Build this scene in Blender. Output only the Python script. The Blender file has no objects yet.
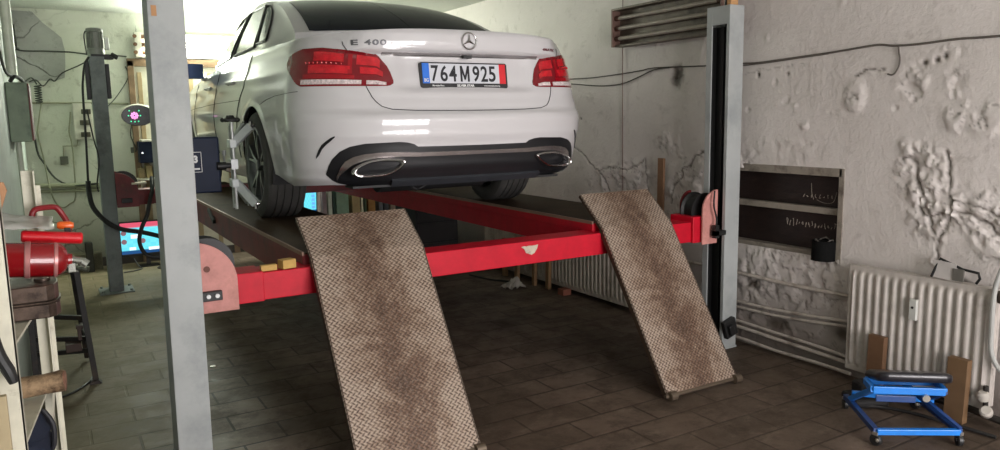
import bpy, bmesh, math, random
from mathutils import Vector, Matrix, noise as mnoise
random.seed(7)
SC = bpy.context.scene
COL = SC.collection
PI = math.pi

# ------------------------------------------------------------------ materials
def nmat(name):
    m = bpy.data.materials.new(name); m.use_nodes = True
    nt = m.node_tree; nt.nodes.clear()
    out = nt.nodes.new('ShaderNodeOutputMaterial'); b = nt.nodes.new('ShaderNodeBsdfPrincipled')
    nt.links.new(b.outputs[0], out.inputs[0])
    return m, nt, b
def coords(nt, scale=(1,1,1), obj=True):
    t = nt.nodes.new('ShaderNodeTexCoord'); mp = nt.nodes.new('ShaderNodeMapping')
    mp.inputs['Scale'].default_value = scale
    nt.links.new(t.outputs['Object' if obj else 'Generated'], mp.inputs[0]); return mp.outputs[0]
def wcoords(nt, scale=(1,1,1), loc=(0,0,0)):
    g = nt.nodes.new('ShaderNodeNewGeometry'); mp = nt.nodes.new('ShaderNodeMapping')
    mp.inputs['Scale'].default_value = scale; mp.inputs['Location'].default_value = loc
    nt.links.new(g.outputs['Position'], mp.inputs[0]); return mp.outputs[0]
def noise(nt, vec, scale, detail=5, rough=.6, dist=0):
    n = nt.nodes.new('ShaderNodeTexNoise'); n.inputs['Scale'].default_value = scale
    n.inputs['Detail'].default_value = detail; n.inputs['Roughness'].default_value = rough
    n.inputs['Distortion'].default_value = dist
    nt.links.new(vec, n.inputs['Vector']); return n.outputs['Fac']
def ramp(nt, fac, stops, interp='LINEAR'):
    r = nt.nodes.new('ShaderNodeValToRGB'); r.color_ramp.interpolation = interp
    e = r.color_ramp.elements
    while len(e) < len(stops): e.new(.5)
    for k, (p, c) in enumerate(stops):
        e[k].position = p; e[k].color = (c if len(c) == 4 else (*c, 1)) if hasattr(c, '__len__') else (c, c, c, 1)
    nt.links.new(fac, r.inputs[0]); return r.outputs[0]
def mix(nt, fac, a, b, mode='MIX'):
    m = nt.nodes.new('ShaderNodeMix'); m.data_type = 'RGBA'; m.blend_type = mode
    for s, v in ((0, fac), (6, a), (7, b)):
        if hasattr(v, 'is_linked') or hasattr(v, 'links'): nt.links.new(v, m.inputs[s])
        else: m.inputs[s].default_value = v if s == 0 else (*v, 1) if len(v) == 3 else v
    return m.outputs[2]
def math_(nt, op, a, b=0.0, c=None):
    m = nt.nodes.new('ShaderNodeMath'); m.operation = op
    for s, v in enumerate((a, b) if c is None else (a, b, c)):
        if hasattr(v, 'links'): nt.links.new(v, m.inputs[s])
        else: m.inputs[s].default_value = v
    return m.outputs[0]
def bump(nt, b, h, strength=.3, dist=.01):
    n = nt.nodes.new('ShaderNodeBump'); n.inputs['Strength'].default_value = strength; n.inputs['Distance'].default_value = dist
    nt.links.new(h, n.inputs['Height']); nt.links.new(n.outputs[0], b.inputs['Normal']); return n
def S(hexs):
    r, g, b_ = [int(hexs[i:i+2], 16)/255 for i in (0, 2, 4)]
    f = lambda c: c/12.92 if c <= .04045 else ((c+.055)/1.055)**2.4
    return (f(r), f(g), f(b_))
MC = {}
def pm(name, col, rough=.5, metal=0, var=.12, vscale=12, bmp=0, bscale=60, coat=0, spec=.5, emit=None, es=1, dirt=None, dscale=5, dth=(.5,.7)):
    """painted / plain material with slight colour variation, optional dirt and bump"""
    if name in MC: return MC[name]
    m, nt, b = nmat(name); c = coords(nt)
    n = noise(nt, c, vscale)
    dark = tuple(x*(1-var) for x in col); light = tuple(min(1, x*(1+var)) for x in col)
    colr = ramp(nt, n, [(.3, dark), (.7, light)])
    if dirt:
        n2 = noise(nt, c, dscale, 8, .7)
        colr = mix(nt, ramp(nt, n2, [(dth[0], 0.0), (dth[1], 1.0)]), colr, dirt)
    nt.links.new(colr, b.inputs['Base Color'])
    b.inputs['Roughness'].default_value = rough; b.inputs['Metallic'].default_value = metal
    b.inputs['Coat Weight'].default_value = coat; b.inputs['Coat Roughness'].default_value = .05
    b.inputs['Specular IOR Level'].default_value = spec
    if bmp: bump(nt, b, noise(nt, c, bscale, 6), bmp, .004)
    if emit: b.inputs['Emission Color'].default_value = (*emit, 1); b.inputs['Emission Strength'].default_value = es
    MC[name] = m; return m

# ------------------------------------------------------------------ mesh builder
def lin(tab, x):
    if x <= tab[0][0]: return tab[0][1]
    for (a, b), (c, d) in zip(tab, tab[1:]):
        if x <= c: return b+(d-b)*(x-a)/(c-a)
    return tab[-1][1]
class M:
    def __init__(s): s.v = []; s.f = []
    def add(s, vs, fs):
        o = len(s.v); s.v += [tuple(p) for p in vs]; s.f += [tuple(i+o for i in f) for f in fs]; return s
    def box(s, x0, x1, y0, y1, z0, z1, R=None, piv=None):
        vs = [Vector((x, y, z)) for z in (z0, z1) for y in (y0, y1) for x in (x0, x1)]
        if R is not None:
            p = Vector(piv) if piv is not None else Vector(((x0+x1)/2, (y0+y1)/2, (z0+z1)/2))
            vs = [R @ (q-p)+p for q in vs]
        return s.add(vs, [(0,2,3,1),(4,5,7,6),(0,1,5,4),(2,6,7,3),(0,4,6,2),(1,3,7,5)])
    def bar(s, a, b, w, h, up=(0,0,1)):
        a = Vector(a); b = Vector(b); d = (b-a).normalized(); u = Vector(up)
        x = d.cross(u)
        if x.length < 1e-4: x = d.cross(Vector((1,0,0)))
        x.normalize(); z = x.cross(d)
        vs = [p+x*sx*w/2+z*sz*h/2 for p in (a, b) for sx, sz in ((-1,-1),(1,-1),(1,1),(-1,1))]
        return s.add(vs, [(3,2,1,0),(4,5,6,7),(0,1,5,4),(1,2,6,5),(2,3,7,6),(3,0,4,7)])
    def tube(s, pts, r, n=8, smooth=0, cap=True):
        P = [Vector(p) for p in pts]; nr0 = len(P)
        if smooth:
            Q = []
            for i in range(len(P)-1):
                p0 = P[max(i-1,0)]; p1 = P[i]; p2 = P[i+1]; p3 = P[min(i+2,len(P)-1)]
                for k in range(smooth):
                    t = k/smooth
                    Q.append(.5*((2*p1)+(-p0+p2)*t+(2*p0-5*p1+4*p2-p3)*t*t+(-p0+3*p1-3*p2+p3)*t**3))
            P = Q+[P[-1]]
        vs = []; fs = []; prev = None
        for i, p in enumerate(P):
            d = (P[min(i+1,len(P)-1)]-P[max(i-1,0)])
            if d.length < 1e-9: d = Vector((0,0,1))
            d.normalize()
            if prev is None:
                a = d.orthogonal().normalized()
            else:
                a = prev-d*prev.dot(d)
                a = a.normalized() if a.length > 1e-6 else d.orthogonal().normalized()
            prev = a; b = d.cross(a); rr = lin(list(enumerate(r)), i*(nr0-1)/(len(P)-1)) if hasattr(r, '__len__') else r
            vs += [p+(a*math.cos(2*PI*k/n)+b*math.sin(2*PI*k/n))*rr for k in range(n)]
        for i in range(len(P)-1):
            fs += [(i*n+k, i*n+(k+1)%n, (i+1)*n+(k+1)%n, (i+1)*n+k) for k in range(n)]
        if cap: fs += [tuple(range(n-1,-1,-1)), tuple(range((len(P)-1)*n, len(P)*n))]
        return s.add(vs, fs)
    def cyl(s, a, b, r, n=16, r2=None):
        return s.tube([a, b], [r, r if r2 is None else r2], n)
    def lathe(s, prof, o=(0,0,0), ax=(0,0,1), n=24, a0=0, a1=2*PI):
        o = Vector(o); ax = Vector(ax).normalized(); u = ax.orthogonal().normalized(); w = ax.cross(u)
        full = abs(a1-a0-2*PI) < 1e-6; m = n if full else n+1
        vs = [o+ax*h+(u*math.cos(a0+(a1-a0)*k/n)+w*math.sin(a0+(a1-a0)*k/n))*r for r, h in prof for k in range(m)]
        fs = [(i*m+k, i*m+(k+1)%m, (i+1)*m+(k+1)%m, (i+1)*m+k) for i in range(len(prof)-1) for k in range(n)]
        return s.add(vs, fs)
    def prism(s, poly, ax, a0, a1):
        """poly 2D in the other two axes (in xyz order), extruded along ax"""
        def P(p, a): 
            q = list(p); q.insert('xyz'.index(ax), a); return q
        n = len(poly)
        return s.add([P(p, a0) for p in poly]+[P(p, a1) for p in poly],
            [tuple(range(n-1,-1,-1)), tuple(range(n, 2*n))]+[(k,(k+1)%n,(k+1)%n+n,k+n) for k in range(n)])
    def grid(s, rows):
        n = len(rows[0]); vs = [p for r in rows for p in r]
        return s.add(vs, [(i*n+j, i*n+j+1, (i+1)*n+j+1, (i+1)*n+j) for i in range(len(rows)-1) for j in range(n-1)])
    def ball(s, c, r, n=12, sc=(1,1,1)):
        c = Vector(c); rows = []
        for i in range(n+1):
            th = PI*i/n
            rows.append([c+Vector((sc[0]*r*math.sin(th)*math.cos(2*PI*k/n), sc[1]*r*math.sin(th)*math.sin(2*PI*k/n), sc[2]*r*math.cos(th))) for k in range(n+1)])
        return s.grid(rows)
    def xf(s, Mx, i0=0):
        s.v[i0:] = [tuple(Mx @ Vector(p)) for p in s.v[i0:]]; return s
    def each(s, name, mat, **k):
        """one object per separate piece"""
        par = list(range(len(s.v)))
        def fd(i):
            while par[i] != i: par[i] = par[par[i]]; i = par[i]
            return i
        for f in s.f:
            r = fd(f[0])
            for i in f[1:]: par[fd(i)] = r
        gr = {}
        for f in s.f: gr.setdefault(fd(f[0]), []).append(f)
        out = []
        for fs in gr.values():
            ids = sorted({i for f in fs for i in f}); mp = {i: j for j, i in enumerate(ids)}
            m = M(); m.v = [s.v[i] for i in ids]; m.f = [tuple(mp[i] for i in f) for f in fs]; out.append(m.build(name, mat, **k))
        return out
    def build(s, name, mat, parent=None, smooth=False, bevel=0, local=False, ang=35, recalc=True, solid=0, seg=2):
        me = bpy.data.meshes.new(name)
        vs = s.v
        if parent is not None:
            off = ORG[parent.name]
            if not local: vs = [(p[0]-off[0], p[1]-off[1], p[2]-off[2]) for p in vs]
            loc = (0,0,0)
        else:
            off = (sum((min(p[i] for p in vs), max(p[i] for p in vs)))/2 if i < 2 else min(p[2] for p in vs) for i in range(3)); off = tuple(off)
            vs = [(p[0]-off[0], p[1]-off[1], p[2]-off[2]) for p in vs]; loc = off
        me.from_pydata([tuple(p) for p in vs], [], s.f)
        if recalc:
            bm = bmesh.new(); bm.from_mesh(me)
            bmesh.ops.remove_doubles(bm, verts=bm.verts, dist=1e-6)
            bmesh.ops.recalc_face_normals(bm, faces=bm.faces); bm.to_mesh(me); bm.free()
        me.materials.append(mat)
        me.update()
        if smooth:
            me.polygons.foreach_set('use_smooth', [True]*len(me.polygons)); me.set_sharp_from_angle(angle=math.radians(ang))
        o = bpy.data.objects.new(name, me); COL.objects.link(o); o.location = loc
        if parent is not None: o.parent = parent
        ORG[o.name] = ORG[parent.name] if parent is not None else off
        if solid:
            q = o.modifiers.new('Solid', 'SOLIDIFY'); q.thickness = solid; q.offset = 0
        if bevel:
            q = o.modifiers.new('Bevel', 'BEVEL'); q.width = bevel; q.segments = seg; q.limit_method = 'ANGLE'; q.angle_limit = math.radians(40)
        return o
ORG = {}
def thing(name, label, cat, loc=(0,0,0), rotz=0, group=None):
    o = bpy.data.objects.new(name, None); COL.objects.link(o); o.location = loc; o.rotation_euler = (0,0,rotz)
    o.empty_display_size = .1; ORG[o.name] = tuple(loc); return tag(o, label, cat, group)
def tag(o, label, cat, group=None):
    o['label'] = label; o['category'] = cat
    if group: o['group'] = group
    return o
def struct(o): o['kind'] = 'structure'; return o
def RZ(d): return Matrix.Rotation(math.radians(d), 3, 'Z')
def RY(d): return Matrix.Rotation(math.radians(d), 3, 'Y')
def RX(d): return Matrix.Rotation(math.radians(d), 3, 'X')
def text_mesh(txt, size, depth=.001, sx=1.0, bold=0.0, align='CENTER', spacing=1.0):
    cu = bpy.data.curves.new('t', 'FONT'); cu.body = txt; cu.size = size; cu.extrude = depth/2; cu.align_x = align; cu.align_y = 'CENTER'
    cu.offset = bold; cu.space_character = spacing; cu.resolution_u = 4
    o = bpy.data.objects.new('t', cu); COL.objects.link(o)
    bpy.context.view_layer.update()
    me = o.evaluated_get(bpy.context.evaluated_depsgraph_get()).to_mesh()
    m = M().add([(v.co.x*sx, v.co.y, v.co.z) for v in me.vertices], [tuple(p.vertices) for p in me.polygons])
    o.evaluated_get(bpy.context.evaluated_depsgraph_get()).to_mesh_clear()
    bpy.data.objects.remove(o); bpy.data.curves.remove(cu)
    return m
def hid_dark(): return pm('BlackPlastic', (.012,.012,.013), .45)
# ---- car surface functions
def lerp_tab(t,x):
    if x<=t[0][0]: return t[0][1]
    for (a,b),(c,d_) in zip(t,t[1:]):
        if x<=c:
            k=(x-a)/(c-a); k=k*k*(3-2*k)*.5+k*.5
            return b+(d_-b)*k
    return t[-1][1]
def sst(a,b,x):
    t=min(1,max(0,(x-a)/(b-a)));return t*t*(3-2*t)
WZ=[(.18,.80),(.22,.86),(.30,.895),(.42,.912),(.55,.925),(.65,.927),(.75,.915),(.85,.893),(.95,.872),(1.0,.858),(1.04,.838),(1.08,.80),(1.14,.74)]
YR=[(.20,.20),(.24,.12),(.30,.06),(.36,.035),(.46,.015),(.52,0),(.60,-.008),(.625,.0),(.64,.022),(.66,.035),(.72,.055),(.80,.078),(.90,.097),(.938,.100),(.95,.085),(.958,.066),(1.0,.058),(1.045,.06),(1.065,.07),(1.08,.09)]
YRS=[(.20,.20),(.24,.12),(.30,.06),(.36,.035),(.46,.015),(.52,0),(.60,-.005),(.625,.005),(.66,.03),(.74,.05),(.85,.072),(.95,.092),(1.04,.12),(1.08,.14)]
YFT=[(.20,4.72),(.3,4.86),(.5,4.88),(.62,4.85),(.75,4.80),(.9,4.70),(1.1,4.6)]
ZS=[(0,1.025),(.4,1.025),(.9,1.035),(1.5,1.04),(2.4,1.02),(3.2,.985),(3.7,.94),(4.3,.87),(4.7,.80),(4.9,.76)]
ZC=[(0,1.072),(.1,1.075),(.3,1.09),(.9,1.13),(3.4,1.06),(3.6,1.03),(4.1,.98),(4.5,.91),(4.75,.82),(4.9,.77)]
G=[(0,.985),(.5,.985),(1.2,1.0),(2.4,1.0),(4.0,.99),(4.5,.96)]
BR=.43;BF=.38
def ztop(x,y):
    s=lerp_tab(ZS,y);c=lerp_tab(ZC,y);return s+(c-s)*(1-min(1,abs(x)/.86)**2.4)
def rear(phi,z,sg=1):
    """phi 0..pi/2 ; rear centre to side"""
    w=lerp_tab(WZ,z)
    x=w*math.sin(phi)**.625
    k=sst(.56,.74,x)
    yr=lerp_tab(YR,z)*(1-k)+lerp_tab(YRS,z)*k
    # number plate recess
    yr+=.022*sst(.44,.36,x)*sst(.735,.775,z)*sst(.955,.925,z)
    y=yr+BR*(1-math.cos(phi))
    g=lerp_tab(G,y)
    return (sg*x*g,y,z)
def side(y,z,sg=1):
    w=lerp_tab(WZ,z)*lerp_tab(G,y)
    # soft shoulder crease above the handles
    w+=.006*math.exp(-((z-.86)/.03)**2)*sst(.4,.9,y)
    return (sg*w,y,z)
def front(phi,z,sg=1):
    w=lerp_tab(WZ,z)
    yf=lerp_tab(YFT,z)
    y=yf-BF*(1-math.cos(phi))
    return (sg*w*math.sin(phi)**.625*lerp_tab(G,y),y,z)
# greenhouse: height parameter h 0..1 from belt to roof edge
def gh(u,h,sg=1):
    """u 0..3 : 0..1 rear glass (centre to corner), 1..2 side, 2..3 windscreen"""
    zb_r,zt_r=1.125,1.40
    e=h
    wb=.80; wt=.635
    w=wb+(wt-wb)*(e**1.15)
    wb_r=.715+(.61-.715)*e
    yb=.80+(1.62-.80)*e**1.0          # rear glass slope
    yf=3.62-(3.62-2.72)*e
    if u<=1:
        x=(wb_r)*u
        y=yb+.09*u**3
        z=1.135+(1.425-1.135)*(e**.9)-.022*u*u
        if h>.0: z+=.02*math.sin(math.pi*e)*(1)
        return (sg*x,y,z)
    if u<=2:
        t=u-1
        y0=yb+.09;y1=yf-.12
        y=y0+(y1-y0)*t
        k=sst(0,.16,t);k2=sst(1,.88,t)
        wr=wb_r+(w-wb_r)*k
        wf=.71+(.58-.71)*e
        x=wf+(wr-wf)*k2
        zbase=lerp_tab([(0,1.113),(.15,1.05),(.5,1.04),(1,1.0)],t)
        ztp=lerp_tab([(0,1.403),(.2,1.43),(.5,1.44),(.9,1.415),(1,1.38)],t)
        z=zbase+(ztp-zbase)*(e**.9)
        return (sg*x,y,z)
    t=3-u
    wf=.71+(.58-.71)*e
    x=wf*t
    y=yf-.12*t**3
    z=1.0+.03*(1-t*t)+(1.42-1.03)*e**.85-.02*t*t*e
    return (sg*x,y,z)
# ------------------------------------------------------------------ camera
F = Vector((0.50528614, 0.85110357, -0.14250836)); R_ = Vector((0.85853431, -0.5124857, -0.01665108)); U_ = Vector((0.08720529, 0.11393475, 0.98965353))
cd = bpy.data.cameras.new('Camera'); cam = bpy.data.objects.new('Camera', cd); COL.objects.link(cam)
cam.matrix_world = Matrix(((R_.x, U_.x, -F.x, -0.35232819), (R_.y, U_.y, -F.y, -3.23497973), (R_.z, U_.z, -F.z, 1.48034845), (0,0,0,1)))
cd.sensor_width = 36; cd.lens = 753.109/1000*36; cd.clip_start = .02; SC.camera = cam
SC.view_settings.view_transform = 'Standard'; SC.view_settings.look = 'None'; SC.view_settings.gamma = 1
SC.view_settings.use_curve_mapping = False; SC.view_settings.exposure = 0.0

# ------------------------------------------------------------------ setting materials
WX, WL, WB, WF, CZ = 3.42, -.55, 5.6, -5.2, 2.6
def plaster(name, base, alt, stain, bmp=.5, cr=.6, dirty=.5):
    m, nt, b = nmat(name); c = wcoords(nt)
    n1 = noise(nt, c, 1.3, 6, .6); n2 = noise(nt, c, 9, 8, .7, .3); n3 = noise(nt, c, 55, 5, .6)
    col = ramp(nt, n1, [(.35, base), (.65, alt)])
    col = mix(nt, ramp(nt, n2, [(.56, 0.0), (.74, dirty)]), col, stain)
    sx = nt.nodes.new('ShaderNodeSeparateXYZ'); nt.links.new(c, sx.inputs[0])
    low = math_(nt, 'ADD', sx.outputs[2], math_(nt, 'MULTIPLY', n1, .35))
    col = mix(nt, ramp(nt, low, [(.25, .95), (.85, 0.0)]), col, tuple(x*.72 for x in stain))
    # dark crack lines
    v = nt.nodes.new('ShaderNodeTexVoronoi'); v.feature = 'DISTANCE_TO_EDGE'; v.inputs['Scale'].default_value = 1.7
    ds = nt.nodes.new('ShaderNodeMixRGB'); 
    nn = nt.nodes.new('ShaderNodeTexNoise'); nn.inputs['Scale'].default_value = 3; nn.inputs['Detail'].default_value = 6
    nt.links.new(c, nn.inputs['Vector']); ds.inputs[0].default_value = .25; nt.links.new(c, ds.inputs[1]); nt.links.new(nn.outputs['Color'], ds.inputs[2])
    nt.links.new(ds.outputs[0], v.inputs['Vector'])
    crk = ramp(nt, v.outputs['Distance'], [(0.0, 1.0), (.012, 0.0)])
    crk = math_(nt, 'MULTIPLY', crk, ramp(nt, noise(nt, c, 1.1, 2), [(.52, 0.0), (.6, 1.0)]))
    col = mix(nt, math_(nt, 'MULTIPLY', crk, cr), col, tuple(x*.35 for x in stain))
    at = nt.nodes.new('ShaderNodeAttribute'); at.attribute_name = 'grime'  # darker tone in cracks, flake edges and deep holes
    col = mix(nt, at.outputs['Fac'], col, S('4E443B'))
    nt.links.new(col, b.inputs['Base Color']); b.inputs['Roughness'].default_value = .62
    h = math_(nt, 'ADD', math_(nt, 'MULTIPLY', n2, .8), math_(nt, 'ADD', math_(nt, 'MULTIPLY', n3, .25), math_(nt, 'MULTIPLY', crk, -cr)))
    bump(nt, b, h, bmp, .02)
    return m
m_wr = plaster('PlasterRight', S('DDD5D1'), S('D1C9C4'), S('8C8078'), .5, .0, .4)
m_wb = plaster('PlasterBack', S('CFD1C3'), S('C0C3B4'), S('8B8B78'), .35, .8, .8)
m_wl = plaster('PlasterLeft', S('BFC8BF'), S('B2BCB2'), S('868E82'), .3, .6, .6)
m_ce = plaster('PlasterCeiling', S('D0D3CA'), S('C4C7BE'), S('9A9A8E'), .35)

def floor_mat():
    m, nt, b = nmat('FloorTiles'); c = wcoords(nt, (1,1,1), (.1, .197, 0))
    br = nt.nodes.new('ShaderNodeTexBrick'); nt.links.new(c, br.inputs['Vector'])
    br.inputs['Scale'].default_value = 1; br.inputs['Brick Width'].default_value = .4; br.inputs['Row Height'].default_value = .2
    br.inputs['Mortar Size'].default_value = .007; br.inputs['Mortar Smooth'].default_value = .3; br.inputs['Bias'].default_value = 0
    br.offset = .5
    br.inputs['Color1'].default_value = (*S('75655A'), 1); br.inputs['Color2'].default_value = (*S('53473D'), 1); br.inputs['Mortar'].default_value = (*S('120D0A'), 1)
    w = wcoords(nt); n1 = noise(nt, w, 1.1, 7, .65, .4); n2 = noise(nt, w, 5, 9, .75, .3); n3 = noise(nt, w, 40, 4)
    ws = wcoords(nt, (2.2, 4, 1)); n4 = noise(nt, ws, 2.6, 9, .8, .2)
    col = mix(nt, ramp(nt, n1, [(.35, 0.0), (.62, .7)]), br.outputs['Color'], S('2A211B'))
    col = mix(nt, ramp(nt, n2, [(.47, 0.0), (.66, .8)]), col, S('1A1512'))
    col = mix(nt, ramp(nt, n4, [(.54, 0.0), (.70, .38)]), col, S('96887A'))
    # fitting light and wall reflection painted as a paler back left corner
    sx = nt.nodes.new('ShaderNodeSeparateXYZ'); nt.links.new(w, sx.inputs[0])
    k = math_(nt, 'ADD', math_(nt, 'MULTIPLY', sx.outputs[0], -1.3), math_(nt, 'ADD', math_(nt, 'MULTIPLY', sx.outputs[1], .30), math_(nt, 'MULTIPLY', n2, 1.0)))
    col = mix(nt, ramp(nt, k, [(.4, 0.0), (1.5, .55)]), col, S('8A8062'))
    k2 = math_(nt, 'ADD', math_(nt, 'MULTIPLY', sx.outputs[0], .8), math_(nt, 'MULTIPLY', n2, .8))
    col = mix(nt, math_(nt, 'MULTIPLY', ramp(nt, k2, [(.5, 0.0), (1.0, 1.0)]), .18), col, S('8A7866'))
    nt.links.new(col, b.inputs['Base Color'])
    nt.links.new(ramp(nt, n2, [(.35, .42), (.7, .7)]), b.inputs['Roughness'])
    h = math_(nt, 'ADD', math_(nt, 'MULTIPLY', br.outputs['Fac'], -.8), math_(nt, 'ADD', math_(nt, 'MULTIPLY', n2, .35), math_(nt, 'MULTIPLY', n3, .1)))
    b.inputs['Specular IOR Level'].default_value = .22
    bump(nt, b, h, .5, .006)
    return m
m_fl = floor_mat()

# ------------------------------------------------------------------ room shell
struct(M().box(WL-.2, WX+.2, WF-.2, WB+.2, -.1, 0).build('floor', m_fl))
struct(M().box(WL-.2, WX+.2, WF-.2, WB+.2, CZ, CZ+.1).build('ceiling', m_ce))
struct(M().box(WL-.2, WX+.2, WB, WB+.15, 0, CZ).build('wall_back', m_wb))
struct(M().box(WL-.15, WL, WF-.2, WB, 0, CZ).build('wall_left', m_wl))
# front wall (behind the camera) with the garage opening
GX0, GX1, GZ = .35, 3.15, 2.3
w = M(); w.box(WL, GX0, WF-.15, WF, 0, CZ); w.box(GX1, WX+.12, WF-.15, WF, 0, CZ); w.box(GX0, GX1, WF-.15, WF, GZ, CZ)
struct(w.build('wall_front', m_wl))
# glazed garage door frame in that opening
w = M()
for k in range(5):
    x = GX0+(GX1-GX0)*k/4; w.box(x-.035, x+.035, WF-.09, WF-.04, 0, GZ)
for z in (.03, .6, 1.15, 1.72, GZ-.04): w.box(GX0, GX1, WF-.09, WF-.04, z-.035, z+.035)
struct(w.build('window_2', pm('WhiteFrame', (.6,.6,.58), .5)))

# right wall: real relief for the broken plaster
def seg_d(y, z, a, b):
    dy, dz = b[0]-a[0], b[1]-a[1]; L = dy*dy+dz*dz
    t = max(0, min(1, ((y-a[0])*dy+(z-a[1])*dz)/L)) if L else 0
    return math.hypot(y-a[0]-dy*t, z-a[1]-dz*t), t
CR = [  # (polyline, width, depth(+out/-in), lip)
 ([(1.95,1.26),(1.857,1.21),(1.64,1.079),(1.536,1.028),(1.46,.968),(1.422,.875)], .013, -.012, .010),
 ([(1.536,1.028),(1.498,1.061),(1.29,1.072),(1.2,1.06),(1.06,1.12),(1.006,1.16),(.969,.925),(.99,.86)], .010, -.010, .008),
 ([(1.536,1.028),(1.50,.95),(1.48,.86),(1.44,.76)], .022, .016, 0),
 ([(.422,1.235),(.50,1.19),(.548,1.129),(.60,1.10),(.613,1.057),(.70,.981),(.73,.85)], .014, -.013, .013),
 ([(1.095,1.985),(1.11,1.90),(1.158,1.77)], .014, .009, 0), ([(.883,1.985),(.90,1.88),(.941,1.758)], .012, .009, 0),
 ([(.436,2.008),(.45,1.9),(.474,1.798)], .012, .009, 0), ([(.883,1.98),(.85,1.85),(.80,1.78)], .007, .005, 0),
 ([(-.969,1.235),(-1.0,1.25),(-1.03,1.20),(-1.025,1.166),(-1.067,1.077),(-1.09,1.03),(-1.115,.955),(-1.147,.857)], .016, -.016, .014),
 ([(-1.177,1.282),(-1.208,1.112),(-1.213,.965),(-1.173,.835),(-1.156,.721)], .013, -.014, .012),
 ([(-1.12,1.22),(-1.13,1.1),(-1.15,1.0)], .018, .012, 0),
 ([(-1.212,.975),(-1.283,.985),(-1.376,.948),(-1.447,.881),(-1.55,.84)], .014, -.016, .013),
 ([(-1.21,1.03),(-1.30,1.04),(-1.40,1.0),(-1.50,.95)], .010, -.010, .010),
 ([(-1.06,.98),(-1.12,.95),(-1.18,.97)], .012, -.018, .01),
 ([(-1.2,.72),(-1.30,.66),(-1.36,.62)], .012, -.01, .01),
 ([(.10,1.72),(-.10,1.74),(-.35,1.755)], .006, -.005, .003), ([(-.67,1.66),(-.72,1.70),(-.82,1.69)], .010, -.01, .008),
]
for q in (-.25,-.27,-.30,-.33,-.38,-.41,-.43,-.46,-.53,-.56,-.575,-.60):
    CR.append(([(q,1.745),(q-.004,1.68),(q-.006,1.60-random.random()*.06)], .004, .0045, 0))
BL = [ # y, z, radius y, radius z, height, noise frequency, noise amount
 (.69,1.735,.055,.075,-.035,28,.03), (.77,1.28,.09,.07,.012,22,.018), (-.67,1.55,.05,.07,.012,20,.016),
 (-.985,1.60,.05,.07,-.016,22,.02), (-1.03,1.63,.03,.03,.012,25,.01), (-1.19,1.60,.04,.06,-.01,30,.015),
 (-1.23,1.44,.06,.06,.014,18,.016), (-1.37,1.43,.09,.07,.012,14,.016), (-1.17,1.755,.05,.03,-.004,30,.012),
 (-1.04,1.71,.014,.014,-.02,30,0), (-1.10,1.72,.014,.014,-.02,30,0), (-1.14,1.735,.012,.012,-.02,30,0), (-1.0,1.7,.02,.01,-.015,30,0),
 (-1.05,1.17,.10,.12,.004,30,.022), (-1.14,.98,.12,.12,.004,24,.022), (-1.34,1.0,.16,.10,.004,20,.016), (-1.45,.9,.12,.12,0,22,.02),
 (.25,1.02,.25,.2,.0,16,.018), (1.2,1.03,.2,.1,.0,20,.014), (.62,.98,.14,.2,.004,16,.016), (1.25,.8,.5,.25,0,12,.012),
 (-.3,.50,.5,.14,0,16,.018), (-.2,.28,.55,.2,-.004,14,.016), (-.15,1.25,.3,.07,0,20,.006),
 (-.21,.175,.075,.04,-.03,26,.006), (-.66,.22,.05,.04,-.02,26,.006), (-.03,.40,.05,.03,-.02,30,.01), (-.36,1.40,.02,.02,.012,30,.01),(-.52,1.47,.018,.02,-.01,30,.01),(-.22,1.55,.025,.02,-.012,30,.01),(-.24,1.30,.04,.02,.010,30,.01),(-.97,1.30,.03,.03,.012,30,.01),
]
rb_ = random.Random(21)
for _ in range(46):
    s_ = rb_.uniform(.006, .016); yy_ = rb_.uniform(-1.9, 2.4); zz_ = rb_.uniform(1.2, 2.45)
    BL.append((yy_, zz_, s_, s_*rb_.uniform(.5, 1.6), rb_.choice((-.019, .007, .006, -.012)), 30, .004))
def frac(y, z, f, seed, octv=4):
    v = 0; amp = 1; tot = 0
    for k in range(octv):
        v += amp*mnoise.noise((y*f, z*f, seed+k*3.1)); tot += amp; amp *= .55; f *= 2.1
    return v/tot
def relief(y, z):
    h = .005*mnoise.noise((y*2.2, z*2.2, 3)) + .0012*frac(y, z, 14, 5, 3); g = 0.0
    for pl, wd, dp, lip in CR:
        ys = [p[0] for p in pl]; zs = [p[1] for p in pl]
        if not (min(ys)-.08 < y < max(ys)+.08 and min(zs)-.08 < z < max(zs)+.08): continue
        jy = .03*frac(y, z, 16, 1, 3); jz = .03*frac(y, z, 16, 9, 3)
        d = min(seg_d(y+jy, z+jz, a, b)[0] for a, b in zip(pl, pl[1:]))
        e = math.exp(-(d/(wd*.75))**2)
        h += dp*e*.6
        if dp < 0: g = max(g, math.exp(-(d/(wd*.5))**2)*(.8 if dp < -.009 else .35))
        if lip: h += lip*.6*math.exp(-((d-wd*1.2)/(wd*.5))**2)*max(0, .4+1.6*mnoise.noise((y*17, z*17, 2)))
    for cy, cz, ry, rz, hh, fq, na in BL:
        q = ((y-cy)/ry)**2+((z-cz)/rz)**2
        if q > 5: continue
        e = math.exp(-q*q*.5); t = frac(y, z, fq*.7, cy*7, 4)
        fl = sst(-.02, .05, t)             # flaking plates with a crisp edge
        h += e*hh*.6 + min(1, e*1.5)*na*(fl*.38+t*.45)
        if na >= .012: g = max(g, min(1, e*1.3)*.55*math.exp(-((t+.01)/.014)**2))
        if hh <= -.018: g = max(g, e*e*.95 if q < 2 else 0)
    return h, g
Y0, Y1, ST = -2.1, 3.0, .0095
WIN = (-.618, .30, .635, 1.148)
ny = int((Y1-Y0)/ST); nz = int(CZ/ST)
rows = []; GR = []
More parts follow.
